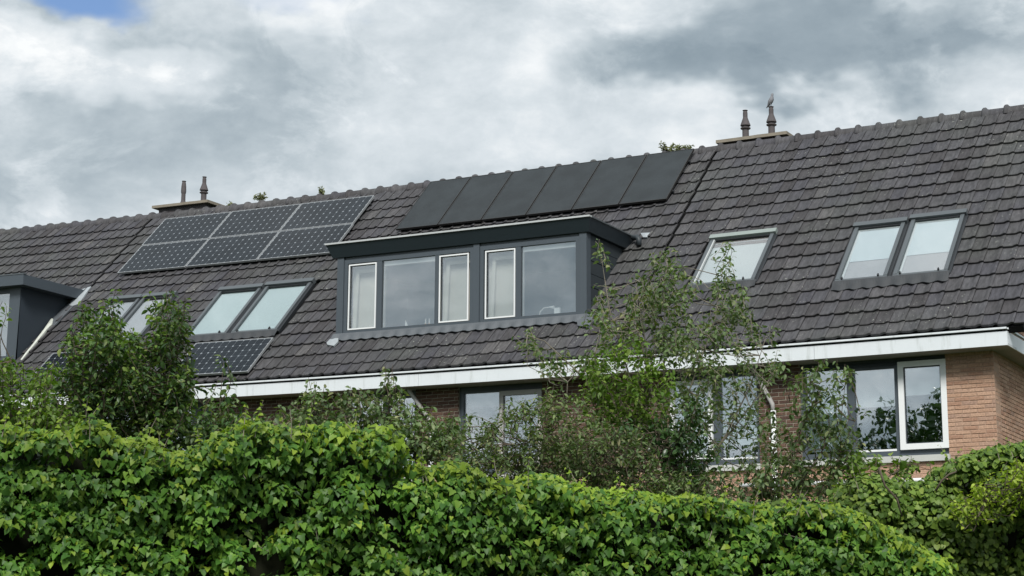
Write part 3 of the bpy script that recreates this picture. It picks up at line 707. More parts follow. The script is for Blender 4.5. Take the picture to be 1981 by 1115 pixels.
# dormer of the end house
DA = dormer_roof(-31.1, -26.50, .58, Z(7.30), Z(7.51), -31.1, -26.50, .585).build('dormer', 'anthracite', HA)
MB().box(-31.1, -26.49, .57, .66, Z(7.512), Z(7.535)).build('roof_trim', 'sky_frame', DA)
MB().box(-27.04, -26.74, YD-.02, YD+.12, ZD0, Z(7.30)).build('post', 'anthracite', DA)
MB().box(-31.0, -27.04, YD+.01, YD+.06, Z(7.20), Z(7.30)).build('head_rail', 'anthracite', DA); MB().box(-31.0, -27.04, YD, YD+.06, ZD0, ZD0+.10).build('window_frame', 'anthracite', DA)
MB().box(-29.2, -27.05, YD+.03, YD+.04, ZD0+.1, Z(7.2)).build('pane', 'glass', DA); MB().box(-29.2, -27.05, YD+.09, YD+.10, ZD0+.1, Z(7.2)).build('blind', 'blind_mauve', DA)
MB().box(-31.0, -29.2, YD+.02, YD+.07, ZD0+.1, Z(7.2)).build('side_panel', 'anthracite', DA)
cheek_board(-26.745, -26.733, ZD0-.1, Z(7.299), YD-.022).build('cheek', 'navy', DA)
lump(HA, rpts([(133, 590), (152, 562), (176, 554), (166, 568), (152, 588), (140, 592)]), 'lead_pale', 'flashing', .05)
lump(HA, rpts([(94, 622), (133, 585), (143, 590), (118, 615), (104, 630)]), 'lead', 'flashing', .04)
sp = [roof_at(x, y, .05) for x, y in ((101, 619), (97, 630), (88, 640), (76, 655), (64, 670), (52, 684), (41, 698))]
MB().tube([RP(u, v, .055) for u, v in sp], [.03, .06, .045, .04, .032, .028, .022], 6).build('sealant_bead', 'mastic', HA)

# ------------------------------------------------------------------ chimneys
def lathe_pot(x, y, z, h, style):
    if style == 'cowl': pr = [(0, .062), (.37, .060), (.385, .092), (.415, .094), (.425, .066), (.475, .066), (.485, .094), (.515, .092), (.73, .048), (.76, .043), (.92, .043), (.965, .036)]
    else: pr = [(0, .10), (.04, .095), (.14, .058), (.20, .048), (.48, .046), (.52, .054), (.60, .058), (.78, .053), (.92, .044), (.97, .036)]
    m = MB(); m.lathe(x, y, [(z+a*h, b) for a, b in pr], 16); m.lathe(x, y, [(z+.965*h, .012), (z+.985*h, .012), (z+.986*h, .05), (z+h, .048)], 12); return m
def chimney(house, x0, x1, zt, pots):
    yf = 4.40; m = MB(); m.box(x0+.12, x1-.12, yf+.10, yf+.75, HR-.6, zt-.065); c = m.build('chimney', 'pot', house)
    sl = MB(); n = 10; vs = []; fs = []; r_ = random.Random(5)
    for i in range(n+1):
        x = x0+(x1-x0)*i/n; e = r_.uniform(-.006, .006); vs += [(x, yf+e, zt-.063), (x, yf+e, zt-.005), (x, yf+.86, zt), (x, yf+.86, zt-.063)]
    for i in range(n):
        for k in range(4): a = 4*i+k; b = 4*i+(k+1) % 4; fs.append((a, b, b+4, a+4))
    fs += [(0, 3, 2, 1), (4*n, 4*n+1, 4*n+2, 4*n+3)]; sl.add(vs, fs); sl.build('capping_slab', 'concrete', c)
    for x, h, st in pots:
        lathe_pot(x, yf+.25, zt-.01, h, st).build('flue_pot', 'pot', c, True, False)
        if st == 'cowl': MB().lathe(x, yf+.25, [(zt-.004, .085), (zt+.02, .075), (zt+.04, .064)], 12).build('mortar_collar', 'cement', c)
chimney(HC, -13.17, -11.785, Z(9.715), [(-12.68, .58, 'cowl'), (-12.17, .58, 'cowl')])
chimney(HB, -26.6, -25.05, Z(9.80), [(-25.93, .56, 'plain'), (-25.36, .60, 'cowl')])

# the bird on the chimney pot
def make_bird():
    bx, by = -12.17, 4.65; bz = Z(9.705)+.58+BW(bx)
    sp_ = [(-.15, -.035, .006), (-.10, -.005, .016), (-.055, .03, .034), (-.015, .065, .048), (.022, .105, .045), (.038, .140, .030), (.043, .165, .023), (.047, .185, .026), (.056, .200, .021), (.072, .200, .008), (.088, .196, .003)]
    m = MB(); fx = np.array([.55, -.2, 0]); fx /= np.linalg.norm(fx)
    m.tube([(bx+fx[0]*a*.75, by+fx[1]*a*.75, bz+.035+b) for a, b, _ in sp_], [c for _, _, c in sp_], 10)
    for s_ in (-1, 1):
        o = np.array([-fx[1], fx[0], 0])*.016*s_; m.tube([(bx+o[0], by+o[1], bz+.075), (bx+o[0], by+o[1], bz+.004)], .004, 5); m.tube([(bx+o[0]-fx[0]*.012, by+o[1], bz+.003), (bx+o[0]+fx[0]*.022, by+o[1]+fx[1]*.02, bz+.003)], .004, 5)
    return m.build('bird', 'feather', None, False, True)
tag(make_bird(), 'grey bird perched upright on top of a chimney flue pot', 'bird')

# ------------------------------------------------------------------ solar panels
def pv_cell_mesh():
    a, c = .0762, .019
    vs = [(-a+c, -a, 0), (a-c, -a, 0), (a, -a+c, 0), (a, a-c, 0), (a-c, a, 0), (-a+c, a, 0), (-a, a-c, 0), (-a, -a+c, 0)]
    me = bpy.data.meshes.new('cell'); me.from_pydata(vs, [], [tuple(range(8))]); me.update(); me.materials.append(M['pv_cell']); return me
CELL = pv_cell_mesh()
def local_box(name, x0, x1, y0, y1, z0, z1, mat):
    m = MB(); m.box(x0, x1, y0, y1, z0, z1); me = bpy.data.meshes.new(name); me.from_pydata(m.v, [], m.f); me.update(); me.materials.append(M[mat]); return me
def local_frame(W_, H_, t, z0, z1, mat):
    m = MB()
    for a, b, c, d in ((0, W_, 0, t), (0, W_, H_-t, H_), (0, t, t, H_-t), (W_-t, W_, t, H_-t)): m.box(a, b, c, d, z0, z1)
    me = bpy.data.meshes.new('frame'); me.from_pydata(m.v, [], m.f); me.update(); me.materials.append(M[mat]); return me
PV_FR = local_frame(PVW, PVH, .013, 0, .042, 'pv_frame'); PV_SH = local_box('backing_sheet', .013, PVW-.013, .013, PVH-.013, .030, .036, 'pv_sheet'); PV_RAIL = local_box('rail', -.02, PVW+.02, .22, .26, -.06, 0, 'sky_dark'); PV_RAIL2 = local_box('rail', -.02, PVW+.02, .74, .78, -.06, 0, 'sky_dark')
BL_FR = local_frame(BLW-.022, BLH, .016, 0, .04, 'pv_black_frame'); BL_SH = local_box('panel_face', .016, BLW-.038, .016, BLH-.016, .028, .036, 'pv_black'); BL_R = [local_box('rail', -.01, BLW, q, q+.04, -.06, 0, 'sky_dark') for q in (.3, 1.3)]
def roof_root(name, u, vb, h, label, cat, group):
    p = RP(u, vb, h); p[2] += BW(u); o = thing(name, p, label, cat, group)
    slope = 2*.0945*u/144.0; ex = np.array([1, 0, slope]); ex /= np.linalg.norm(ex); ey = ES-ex*(ES@ex); ey /= np.linalg.norm(ey); ez = np.cross(ex, ey)
    return o, Matrix.Identity(4), basis(ex, ey, ez, (0, 0, 0))
def child(name, me, root, R, off=(0, 0, 0)):
    o = bpy.data.objects.new(name, me); COL.objects.link(o); o.parent = root; o.matrix_local = R @ Matrix.Translation(off); return o
def pv_panel(u, v, label, group):
    root, _, R = roof_root('solar_panel', u, v+PVH, .085, label, 'solar panel', group)
    child('frame', PV_FR, root, R); child('rail', PV_RAIL, root, R); child('rail', PV_RAIL2, root, R)
    sh = child('backing_sheet', PV_SH, root, R)
    pw, ph = (PVW-.036)/11, (PVH-.036)/6
    for i in range(11):
        for j in range(6):
            o = bpy.data.objects.new('cell', CELL); COL.objects.link(o); o.parent = sh; o.matrix_local = Matrix.Translation((.018+pw*(i+.5), .018+ph*(j+.5), .0375)) @ Matrix.Diagonal((1.018, 1.032, 1, 1))
    return root
names = [['uppermost gridded solar panel nearest the end house chimney', 'middle gridded solar panel in the top row of six', 'gridded solar panel in the top row, beside the black array'],
         ['gridded solar panel in the lower row, nearest the roof seam', 'middle gridded solar panel in the lower row of six', 'gridded solar panel in the lower row, tucked behind the wide dormer']]
for j in range(2):
    for i in range(3): pv_panel(PVU+.05+i*(PVW+.02), PVV+.02+j*(PVH+.02), names[j][i], 'gridded solar panels in two rows on the roof')
pu = roof_at(377.5, 664.6, .12); pv_panel(pu[0], pu[1], 'single gridded solar panel low on the roof under the pale skylights', None)
pu = roof_at(101, 684, .12); pv_panel(pu[0], pu[1], 'gridded solar panel near the roof seam, mostly hidden behind the tall dark shrub', None)
ords = ['first from the gridded panels', 'second from the gridded panels', 'third from the gridded panels', 'third from the bare roof seam', 'second from the bare roof seam', 'closest to the bare roof seam']
for i in range(6):
    root, _, R = roof_root('solar_panel', BLU+.04+i*BLW, BLV+.03+BLH, .09, 'plain black upright solar panel, '+ords[i], 'solar panel', 'plain black solar panels in one row')
    child('frame', BL_FR, root, R); child('panel_face', BL_SH, root, R); [child('rail', q, root, R) for q in BL_R]

# ------------------------------------------------------------------ things on the dormer window board
zs = ZD0+.098+.002
def on_board(px, y): return wall_at(px, 615, y)[0]
x = on_board(787, 1.0); sb = MB(); sb.add([(x-.04, 1.0, zs+.02), (x+.04, 1.0, zs+.02), (x-.03, 1.0, zs+.17), (x-.04, 1.012, zs+.02), (x+.04, 1.012, zs+.02), (x-.03, 1.012, zs+.17)], [(0, 1, 2), (5, 4, 3), (0, 3, 4, 1), (1, 4, 5, 2), (2, 5, 3, 0)])
zw = lambda o: o
bt = thing('toy_sailboat', (x, 1.0, zs+BW(x)), 'small white toy sailboat on the window board behind the wide dormer pane', 'toy boat')
sb.build('sail', 'white_pvc', bt); MB().box(x-.05, x+.05, .985, 1.03, zs, zs+.02).build('hull', 'orange', bt)
for px_, lab in ((823.5, 'amber candle holder on the dormer window board, nearer the toy sailboat'), (830.5, 'amber candle holder on the dormer window board, beside the mullion')):
    x = on_board(px_, 1.0); ch_ = thing('candle_holder', (x, 1.0, zs+BW(x)), lab, 'candle holder', 'candle holders on the window board')
    MB().lathe(x, 1.0, [(zs, .025), (zs+.02, .022), (zs+.05, .022), (zs+.075, .012)], 10).build('holder', 'orange', ch_); MB().lathe(x, 1.0, [(zs+.075, .010), (zs+.15, .008), (zs+.17, .002)], 8).build('candle', 'white_pvc', ch_)
x = on_board(1078, 1.0); bxo = MB().box(x-.05, x+.05, .98, 1.02, zs, zs+.16).build('white_box', 'white_pvc', None)
tag(bxo, 'upright white box on the board behind the last dormer pane', 'box')
x = on_board(1042, 1.05); lp = thing('desk_lamp', (x, 1.05, zs+BW(x)), 'white desk lamp with a bent arm behind the last dormer pane', 'lamp')
MB().lathe(x, 1.05, [(zs, .05), (zs+.015, .05), (zs+.02, .01)], 12).build('base', 'white_pvc', lp); MB().tube([(x, 1.05, zs+.02), (x+.03, 1.05, zs+.13), (x+.10, 1.05, zs+.19), (x+.26, 1.05, zs+.195)], .009, 8).build('arm', 'white_pvc', lp); MB().tube([(x+.22, 1.05, zs+.195), (x+.30, 1.05, zs+.185)], [.015, .03], 8).build('shade', 'white_pvc', lp)

# ------------------------------------------------------------------ leaves
def tmpl(pts, fold=.10, curl=.10, mid=(-.1, -.42)):
    """Half outline (x >= 0, from stalk to tip) mirrored about the midrib; fold lifts the sides, curl bends the tip."""
    vs = []; n = len(pts)
    z = lambda x, y: fold*abs(x)*1.6-curl*(y*y)
    for x, y in pts: vs.append((x, y, z(x, y)))
    for x, y in pts[1:-1]: vs.append((-x, y, z(x, y)))
    m0 = len(vs)
    for y in mid: vs.append((0, y, z(0, y)))
    ra = [0]+list(range(1, n)); la = [0]+list(range(n, n+n-2))+[n-1]
    fs = []
    for ch, flip in ((ra, False), (la, True)):
        for i in range(len(ch)-1):
            ym = (vs[ch[i]][1]+vs[ch[i+1]][1])/2; m_ = m0 if ym > (mid[0]+mid[1])/2 else m0+1
            f = (ch[i], m_, ch[i+1]) if not flip else (ch[i], ch[i+1], m_); fs.append(f)
        k = next(i for i in range(len(ch)-1) if (vs[ch[i]][1]+vs[ch[i+1]][1])/2 <= (mid[0]+mid[1])/2)
        fs.append((ch[k], m0, m0+1) if not flip else (ch[k], m0+1, m0))
    return np.array(vs), fs
T_IVY = tmpl([(0, 0), (.20, .13), (.40, .10), (.56, -.10), (.36, -.30), (.32, -.52), (0, -1.0)], .12, .16)
T_ROUND = tmpl([(0, 0), (.22, .12), (.44, .02), (.50, -.25), (.40, -.52), (.18, -.76), (0, -.88)], .10, .18)
T_OVAL = tmpl([(0, 0), (.16, -.12), (.27, -.38), (.25, -.62), (.12, -.86), (0, -1.0)], .22, .28, (-.25, -.6))
T_LONG = tmpl([(0, 0), (.12, -.15), (.20, -.42), (.15, -.75), (0, -1.0)], .25, .22, (-.25, -.6))
T_QUAD = (np.array([(0, 0, 0), (.34, -.4, .05), (0, -1.0, -.1), (-.34, -.5, .05)]), [(0, 3, 2), (0, 2, 1)])
def orient(nrm, tip, size):
    n = nrm/np.linalg.norm(nrm, axis=1, keepdims=True); t = tip-n*np.sum(tip*n, 1, keepdims=True); t /= np.linalg.norm(t, axis=1, keepdims=True)+1e-9
    y = -t; x = np.cross(y, n); return np.stack([x, y, n], -1)*size[:, None, None]
def leaves_mesh(name, T, B, P, mat, parent, kind='stuff'):
    tv, tf = T; N = len(P); k = len(tv)
    V = (np.einsum('nij,kj->nki', B, tv)+P[:, None, :]).reshape(-1, 3)
    tri = np.array(tf, dtype=np.int32); F = (tri[None]+(np.arange(N, dtype=np.int32)*k)[:, None, None]).reshape(-1, 3)
    o0 = np.array(wl(parent)); V = V-o0
    me = bpy.data.meshes.new(name); me.vertices.add(len(V)); me.vertices.foreach_set('co', V.astype(np.float32).ravel())
    me.loops.add(F.size); me.loops.foreach_set('vertex_index', F.ravel()); me.polygons.add(len(F))
    me.polygons.foreach_set('loop_start', np.arange(0, F.size, 3, dtype=np.int32)); me.polygons.foreach_set('loop_total', np.full(len(F), 3, dtype=np.int32))
    me.polygons.foreach_set('use_smooth', np.ones(len(F), dtype=bool)); me.update(calc_edges=True); me.validate()
    me.materials.append(M[mat]); o = bpy.data.objects.new(name, me); COL.objects.link(o); o.parent = parent
    if kind: o['kind'] = kind
    return o
LEAFME = {}
def leaf_objects(T, key, B, P, mat, parent):
    if key not in LEAFME:
        me = bpy.data.meshes.new('leaf'); me.from_pydata(T[0].tolist(), [], T[1]); me.update(); me.polygons.foreach_set('use_smooth', [True]*len(T[1])); me.materials.append(M[mat]); LEAFME[key] = me
    w0 = np.array(wl(parent))
    for b, p in zip(B, P):
        o = bpy.data.objects.new('leaf', LEAFME[key]); COL.objects.link(o); o.parent = parent; p = p-w0
        o.matrix_local = Matrix(((b[0, 0], b[0, 1], b[0, 2], p[0]), (b[1, 0], b[1, 1], b[1, 2], p[1]), (b[2, 0], b[2, 1], b[2, 2], p[2]), (0, 0, 0, 1)))
def emit(T, key, B, P, mat, parent, n_obj, name, front=None):
    """The leaves that show largest become objects, all others one part."""
    x, y, z = px_of(P); area = np.abs(np.einsum('nij,i->nj', B, AF)[:, 2])*np.linalg.norm(B[:, :, 1], axis=1)/z**2
    score = area*((x > 5) & (x < 1976) & (y > 5) & (y < 1110)); 
    if front is not None: score = score*np.exp(-front*6)
    idx = np.argsort(-score)[:n_obj]; keep = np.ones(len(P), bool); keep[idx] = False
    leaf_objects(T, key, B[idx], P[idx], mat, parent); leaves_mesh(name, T, B[keep], P[keep], mat, parent)
UP = np.array([0, 0, 1.0])
HF = AF*np.array([1, 1, 0]); HF /= np.linalg.norm(HF)       # horizontal direction from the eye into the scene
HRT = np.array([AR[0], AR[1], 0]); HRT /= np.linalg.norm(HRT)

def ivy_bank(root, outline, depth, x0, x1, T, key, mat, n_clump, size, n_obj, rad=(.07, .17), ybot=1330, per=52, voids=()):
    """A billowing bank of climbing leaves: lumps of overlapping hanging leaves with dark gaps between."""
    ox = np.array([p[0] for p in outline]); oy = np.array([p[1] for p in outline]); PP, NN, TT, SS, FR = [], [], [], [], []
    cl = []
    step = (x1-x0)/(n_clump*.16)
    for x in np.arange(x0, x1, step): 
        r = rng.uniform(rad[0], rad[1]*.8); xx = x+rng.uniform(-.5, .5)*step; d = depth(xx)+rng.uniform(-.05, .12); cl.append((xx, np.interp(xx, ox, oy)+r*.9*FPX/d, r, d))
    while len(cl) < n_clump:
        x = rng.uniform(x0, x1); yt = np.interp(x, ox, oy); f = rng.random()**1.15; y = yt+25+f*(ybot-yt); r = rng.uniform(*rad)
        if any(abs(x-a) < c and abs(y-b) < e for a, b, c, e in voids) and rng.random() < .6: continue
        cl.append((x, y, r, depth(x)-.12*f+rng.uniform(-.15, .13)))
    for x, y, r, d in cl:
        c = at(x, y, d); n = int(per*(r/.12)**1.6)+6
        q = rng.normal(size=(n*3, 3)); q /= np.linalg.norm(q, axis=1, keepdims=True)
        tow = -(q@HF); q = q[(q[:, 2]+.55*tow > -.15)][:n]
        PP.append(c+q*r*np.array([1.15, 1.0, .9])*rng.uniform(.78, 1.08, (len(q), 1)))
        nn = q*.55+UP*.34-HF*.34+rng.normal(size=q.shape)*.30; NN.append(nn)
        TT.append(-UP*.9+q*.35+HRT*rng.normal(size=(len(q), 1))*.38+rng.normal(size=q.shape)*.12); SS.append(rng.uniform(size[0], size[1], len(q))); FR.append(np.full(len(q), d-depth(x)+.15))
    sh = MB()
    for _ in range(int((x1-x0)/26)):                       # stray shoots standing off the mass
        x = rng.uniform(x0, x1); up = rng.random() < .6; y = np.interp(x, ox, oy)+(rng.uniform(0, 14) if up else rng.uniform(30, 260)); d = depth(x)-.12
        a = at(x, y, d); L = rng.uniform(.05, .14); dr = (UP if up else -UP*.5-HF*.8)+HRT*rng.normal()*.5-HF*rng.uniform(0, .4); dr = dr/np.linalg.norm(dr); sh.tube([a-dr*.05, a+dr*L*.6, a+dr*L+HRT*.01], [.0025, .002, .001], 3, False)
        for k in range(7):
            f = k/6; PP.append((a+dr*L*f+rng.normal(size=3)*.006)[None]); NN.append((UP*.6-HF*.6+rng.normal(size=3)*.5)[None]); TT.append((HRT*(1 if k % 2 else -1)*.8-UP*.5+dr*.3+rng.normal(size=3)*.2)[None]); SS.append(np.array([size[1]*(.85-.55*f)])); FR.append(np.array([0.0]))
    so = sh.build('shoot', 'bark_pale', root, False); so['kind'] = 'stuff'
    P, Nn, Tt, Sz, Fr = map(np.concatenate, (PP, NN, TT, SS, FR))
    if mat == 'ivy':
        X, Y, D = px_of(P); yng = (Y-np.interp(X, ox, oy)+rng.normal(size=len(P))*24 < 14) | (rng.random(len(P)) < .05)
        leaves_mesh('young_foliage', T, orient(Nn[yng], Tt[yng], Sz[yng]), P[yng], 'ivy_young', root); k_ = ~yng; P, Nn, Tt, Sz, Fr = P[k_], Nn[k_], Tt[k_], Sz[k_], Fr[k_]
    emit(T, key, orient(Nn, Tt, Sz), P, mat, root, n_obj, 'foliage', Fr)
    # the mass of stems inside, its shade put into a near-black colour
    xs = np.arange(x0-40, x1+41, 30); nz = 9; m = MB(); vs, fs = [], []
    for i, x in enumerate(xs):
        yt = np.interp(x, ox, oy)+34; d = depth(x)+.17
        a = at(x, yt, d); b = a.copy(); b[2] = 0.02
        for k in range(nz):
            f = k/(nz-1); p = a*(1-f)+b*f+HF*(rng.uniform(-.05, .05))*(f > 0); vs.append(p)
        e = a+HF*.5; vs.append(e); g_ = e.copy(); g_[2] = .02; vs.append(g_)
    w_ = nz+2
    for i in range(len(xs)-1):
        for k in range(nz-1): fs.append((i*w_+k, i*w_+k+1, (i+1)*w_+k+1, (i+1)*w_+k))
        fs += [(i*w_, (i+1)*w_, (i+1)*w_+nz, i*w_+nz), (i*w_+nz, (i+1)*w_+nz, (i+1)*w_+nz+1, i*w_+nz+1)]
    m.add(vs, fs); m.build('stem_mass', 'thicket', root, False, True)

OUT1 = [(-300, 815), (0, 822), (51, 831), (93, 834), (130, 842), (150, 824), (169, 812), (195, 815), (212, 846), (254, 849), (285, 856), (294, 868), (319, 875), (367, 872), (410, 851), (452, 825), (500, 815), (540, 826), (570, 828), (619, 821), (658, 815), (680, 832), (695, 837), (726, 828), (754, 842), (767, 868), (771, 897), (788, 890), (811, 905), (853, 902), (878, 888), (895, 900), (924, 911), (935, 930), (963, 933), (1000, 938), (1028, 914), (1065, 919), (1085, 935), (1140, 948), (1198, 947), (1240, 952), (1300, 960), (1339, 956), (1395, 966), (1452, 974), (1500, 980), (1560, 976), (1620, 982), (1680, 1002), (1740, 1035), (1800, 1075), (1860, 1110)]
dep1 = lambda x: 8.7+1.5*max(0.0, x)/1981
base = at(800, 950, dep1(800)); HED = thing('ivy_hedge', (base[0], base[1], 0), 'long hedge of bright spiky ivy filling the lower edge of the view', 'hedge')
ivy_bank(HED, OUT1, dep1, -260, 1830, T_IVY, 'ivy', 'ivy', 1350, (.017, .043), 300, (.04, .11), 1330, 84,
         voids=((140, 920, 26, 22), (395, 945, 30, 20), (285, 1060, 22, 45), (60, 1060, 60, 35), (250, 1000, 60, 16), (170, 985, 30, 12), (380, 1085, 40, 25), (480, 1060, 25, 20), (1260, 1030, 60, 25), (1330, 1090, 30, 30), (690, 900, 26, 22), (860, 1090, 30, 22), (955, 1090, 22, 30), (1060, 1100, 50, 20)))
for px_, py_ in ((560, 815), (170, 825), (610, 1045), (985, 1075), (905, 1000)):
    p = at(px_, py_, dep1(px_)-.12); MB().tube([p+UP*.06, p+HRT*.01, p-UP*.07+HRT*.012], [.0018, .0016, .0012], 5).build('dry_twig', 'bark_pale', HED, False)

OUT2 = [(1440, 1000), (1480, 978), (1540, 968), (1600, 975), (1625, 966), (1650, 935), (1680, 915), (1710, 925), (1740, 938), (1775, 930), (1806, 934), (1819, 905), (1861, 885), (1890, 872), (1932, 862), (1981, 856), (2300, 850)]
dep2 = lambda x: 10.6+.2*(x-1500)/500
base = at(1750, 980, 10.8); HE2 = thing('ivy_hedge', (base[0], base[1], 0), 'dull green round leaved ivy bank below the brick corner of the row', 'hedge')
ivy_bank(HE2, OUT2, dep2, 1450, 2260, T_ROUND, 'round', 'ivy2', 760, (.022, .041), 250, (.04, .12), 1300, 84,
         voids=((1690, 1085, 40, 40), (1940, 1085, 40, 28), (1800, 1045, 30, 20), (1650, 1060, 30, 25)))

# ------------------------------------------------------------------ shrubs and trees
def plant(name, label, cat, depth, stems, blobs, T, key, mat, leaf, n_obj=0, bark='bark', spread=.5, droop=.5, twig_px=42, per=9, group=None, trunk=.009, young=None, back=0.0):
    """stems: lists of (px, py); blobs: (px, py, rx, ry, density). Twigs fill the blobs and carry alternate leaves."""
    bx, by = stems[0][0]; b = at(bx, by, depth); root = thing(name, (b[0], b[1], 0), label, cat, group); m = MB(); tw = MB(); knots = []
    for st in stems:
        off = rng.uniform(-spread*.5, spread*.5); pts = []
        q0 = at(st[0][0], st[0][1], depth+off*.4)+HF*back; g0 = q0.copy(); g0[2] = 0.0; g0[:2] = g0[:2]*.7+b[:2]*.3; g0 = g0+HF*back; pts.append(g0)
        for i, (x, y) in enumerate(st): pts.append(at(x, y, depth+off*(.4+.6*i/max(1, len(st)-1)))+HF*back*(i == 0)+rng.normal(size=3)*.012)
        n = len(pts); m.tube(pts, [trunk*(1-.88*i/(n-1)) for i in range(n)], 6)
        for a, c in zip(pts[1:-1], pts[2:]): knots += [a+(c-a)*f for f in np.linspace(0, 1, 6)]
    K = np.array(knots) if knots else np.array([b])
    PP, NN, TT, SS, YY = [], [], [], [], []
    lp = leaf*FPX/depth
    for x, y, rx, ry, den in blobs:
        nt = max(2, int((3.3 if mat in ('sparse', 'brownish', 'lime') else 3.6)*den*math.pi*rx*ry/(lp*lp*per*.36)))
        for _ in range(nt):
            a, rr = rng.uniform(0, 2*math.pi), math.sqrt(rng.random()); dz = rng.normal()*spread*.45
            tip = at(x+rx*rr*math.cos(a), y+ry*rr*math.sin(a), depth+dz)
            k = K[np.argmin(np.sum((K-(tip-UP*.12))**2, 1)+np.maximum(0, K[:, 2]-tip[2])*.5)]
            L = twig_px*depth/FPX*rng.uniform(.6, 1.3); d = tip-k; d = d/(np.linalg.norm(d)+1e-6)*.6+UP*rng.uniform(.2, .9)+rng.normal(size=3)*.25; d /= np.linalg.norm(d)
            s0 = tip-d*L*.8; side = rng.normal(size=3); pts = [s0, s0+d*L*.5+side*L*.05, s0+d*L]
            if rng.random() < .45 and np.linalg.norm(s0-k) < .9: tw.tube([k, (k+s0)/2+UP*-.02+rng.normal(size=3)*.012, s0], [.0042, .0032, .0024], 4, False)
            tw.tube(pts, [.003, .0025, .0015], 3, False)
            for j in range(per):
                f = (j+.6)/per; p = pts[0]*(1-f)**2+2*pts[1]*f*(1-f)+pts[2]*f*f; az = j*2.4+rng.uniform(-.5, .5)
                e1 = np.cross(d, UP); e1 /= np.linalg.norm(e1)+1e-6; e2 = np.cross(d, e1); out = e1*math.cos(az)+e2*math.sin(az)
                t_ = out*.9+d*.45-UP*droop*rng.uniform(.4, 1.4); n_ = UP*.8+out*.25+rng.normal(size=3)*.35
                PP.append(p+out*.012); NN.append(n_); TT.append(t_); SS.append(leaf*rng.uniform(.62, 1.15)*(1-.25*f)); YY.append(j >= per-3 and dz < .1 and rr > .45 and math.sin(a) < .3)
    P, Nn, Tt, Sz = np.array(PP), np.array(NN), np.array(TT), np.array(SS)
    m.build('trunk', bark, root, False, True)
    tb = tw.build('branch', bark, root, False); tb['kind'] = 'stuff'
    if young:
        yg = np.array(YY); leaves_mesh('young_foliage', T, orient(Nn[yg], Tt[yg], Sz[yg]), P[yg], young, root); k_ = ~yg; P, Nn, Tt, Sz = P[k_], Nn[k_], Tt[k_], Sz[k_]
    emit(T, key, orient(Nn, Tt, Sz), P, mat, root, n_obj, 'crown', None)
    return root

plant('leafy_shrub', 'tall dark dense shrub with upright shoots in front of the small skylights and seam', 'shrub', 12.6,
      [[(230, 850), (200, 720), (160, 600)], [(240, 850), (225, 700), (218, 580)], [(270, 850), (290, 700), (300, 575)], [(280, 850), (325, 700), (325, 565)], [(290, 850), (340, 720), (352, 600)], [(210, 850), (165, 740), (138, 660)]],
      [(205, 690, 75, 80, 2.3), (305, 715, 68, 90, 2.4), (250, 780, 125, 70, 2.6), (175, 640, 45, 42, 1.7), (218, 612, 30, 34, 1.5), (325, 630, 42, 48, 1.6), (160, 600, 14, 20, .9), (222, 580, 12, 22, .8), (302, 585, 16, 25, .9), (325, 575, 14, 25, .9), (350, 610, 16, 30, .9), (130, 770, 60, 70, 1.8), (340, 800, 45, 60, 1.9), (250, 840, 150, 40, 2.4)],
      T_OVAL, 'pear', 'pear', .056, 250, 'bark', .55, .55, 46, 10, young='lime')
plant('leafy_shrub', 'bushy mixed green shrub at the picture edge below the end house dormer', 'shrub', 11.6,
      [[(20, 860), (25, 780), (15, 700)], [(60, 860), (85, 770), (95, 700)], [(-40, 860), (-30, 760), (0, 690)]],
      [(10, 725, 45, 32, 1.8), (40, 790, 65, 50, 2.0), (92, 745, 34, 45, 1.3), (60, 835, 90, 40, 2.2), (-60, 740, 60, 80, 1.8), (115, 820, 50, 45, 1.8), (3, 600, 9, 12, .5)],
      T_OVAL, 'lime', 'lime', .056, 60, 'bark', .5, .5, 44, 9)
plant('young_shrub', 'thin drooping leaved shoots rising before the white gutter under the single panel', 'shrub', 12.0,
      [[(425, 860), (432, 780), (431, 700)], [(400, 860), (395, 800), (400, 760)], [(470, 860), (480, 820), (470, 790)]],
      [(432, 775, 28, 48, 1.0), (430, 725, 16, 30, .7), (398, 805, 25, 32, 1.0), (470, 815, 40, 32, 1.3), (430, 835, 70, 35, 2.0), (510, 830, 40, 28, 1.5)],
      T_OVAL, 'pear2', 'pear', .060, 60, 'bark', .4, .9, 42, 9, young='sparse')
plant('garden_shrub', 'mid green bush with arching shoots before the dark brick and gutter', 'shrub', 12.2,
      [[(600, 870), (610, 800), (612, 740)], [(690, 870), (700, 800), (690, 760)], [(740, 870), (755, 780), (752, 705)], [(800, 880), (790, 800), (770, 745)]],
      [(615, 785, 52, 36, 1.5), (565, 800, 30, 24, 1.1), (610, 755, 22, 26, .9), (690, 790, 52, 36, 1.5), (755, 775, 36, 42, 1.3), (750, 722, 18, 24, .8), (800, 835, 60, 52, 1.8), (730, 840, 90, 45, 2.2), (640, 835, 80, 38, 2.0), (860, 850, 45, 50, 1.7)],
      T_OVAL, 'garden', 'sparse', .054, 80, 'bark', .5, .7, 44, 9)
plant('garden_shrub', 'low olive brown fine leaved thicket between the hedge and the house', 'shrub', 13.6,
      [[(930, 960), (920, 880), (900, 820)], [(1010, 960), (1000, 860), (1010, 790)], [(1060, 980), (1080, 900), (1060, 830)], [(1150, 990), (1160, 920), (1190, 850)], [(1240, 990), (1230, 930), (1260, 880)]],
      [(905, 850, 75, 45, 1.6), (960, 905, 90, 45, 2.1), (1010, 835, 75, 55, 1.5), (1075, 885, 80, 60, 2.0), (1030, 790, 45, 30, .9), (1150, 905, 85, 60, 2.2), (1240, 930, 90, 50, 2.2), (1130, 840, 60, 45, 1.6), (1340, 945, 90, 35, 2.0), (1085, 770, 50, 40, 1.0), (1200, 860, 60, 40, 1.6)],
      T_LONG, 'brownish', 'brownish', .054, 80, 'bark', .7, .6, 40, 11, young='sparse')
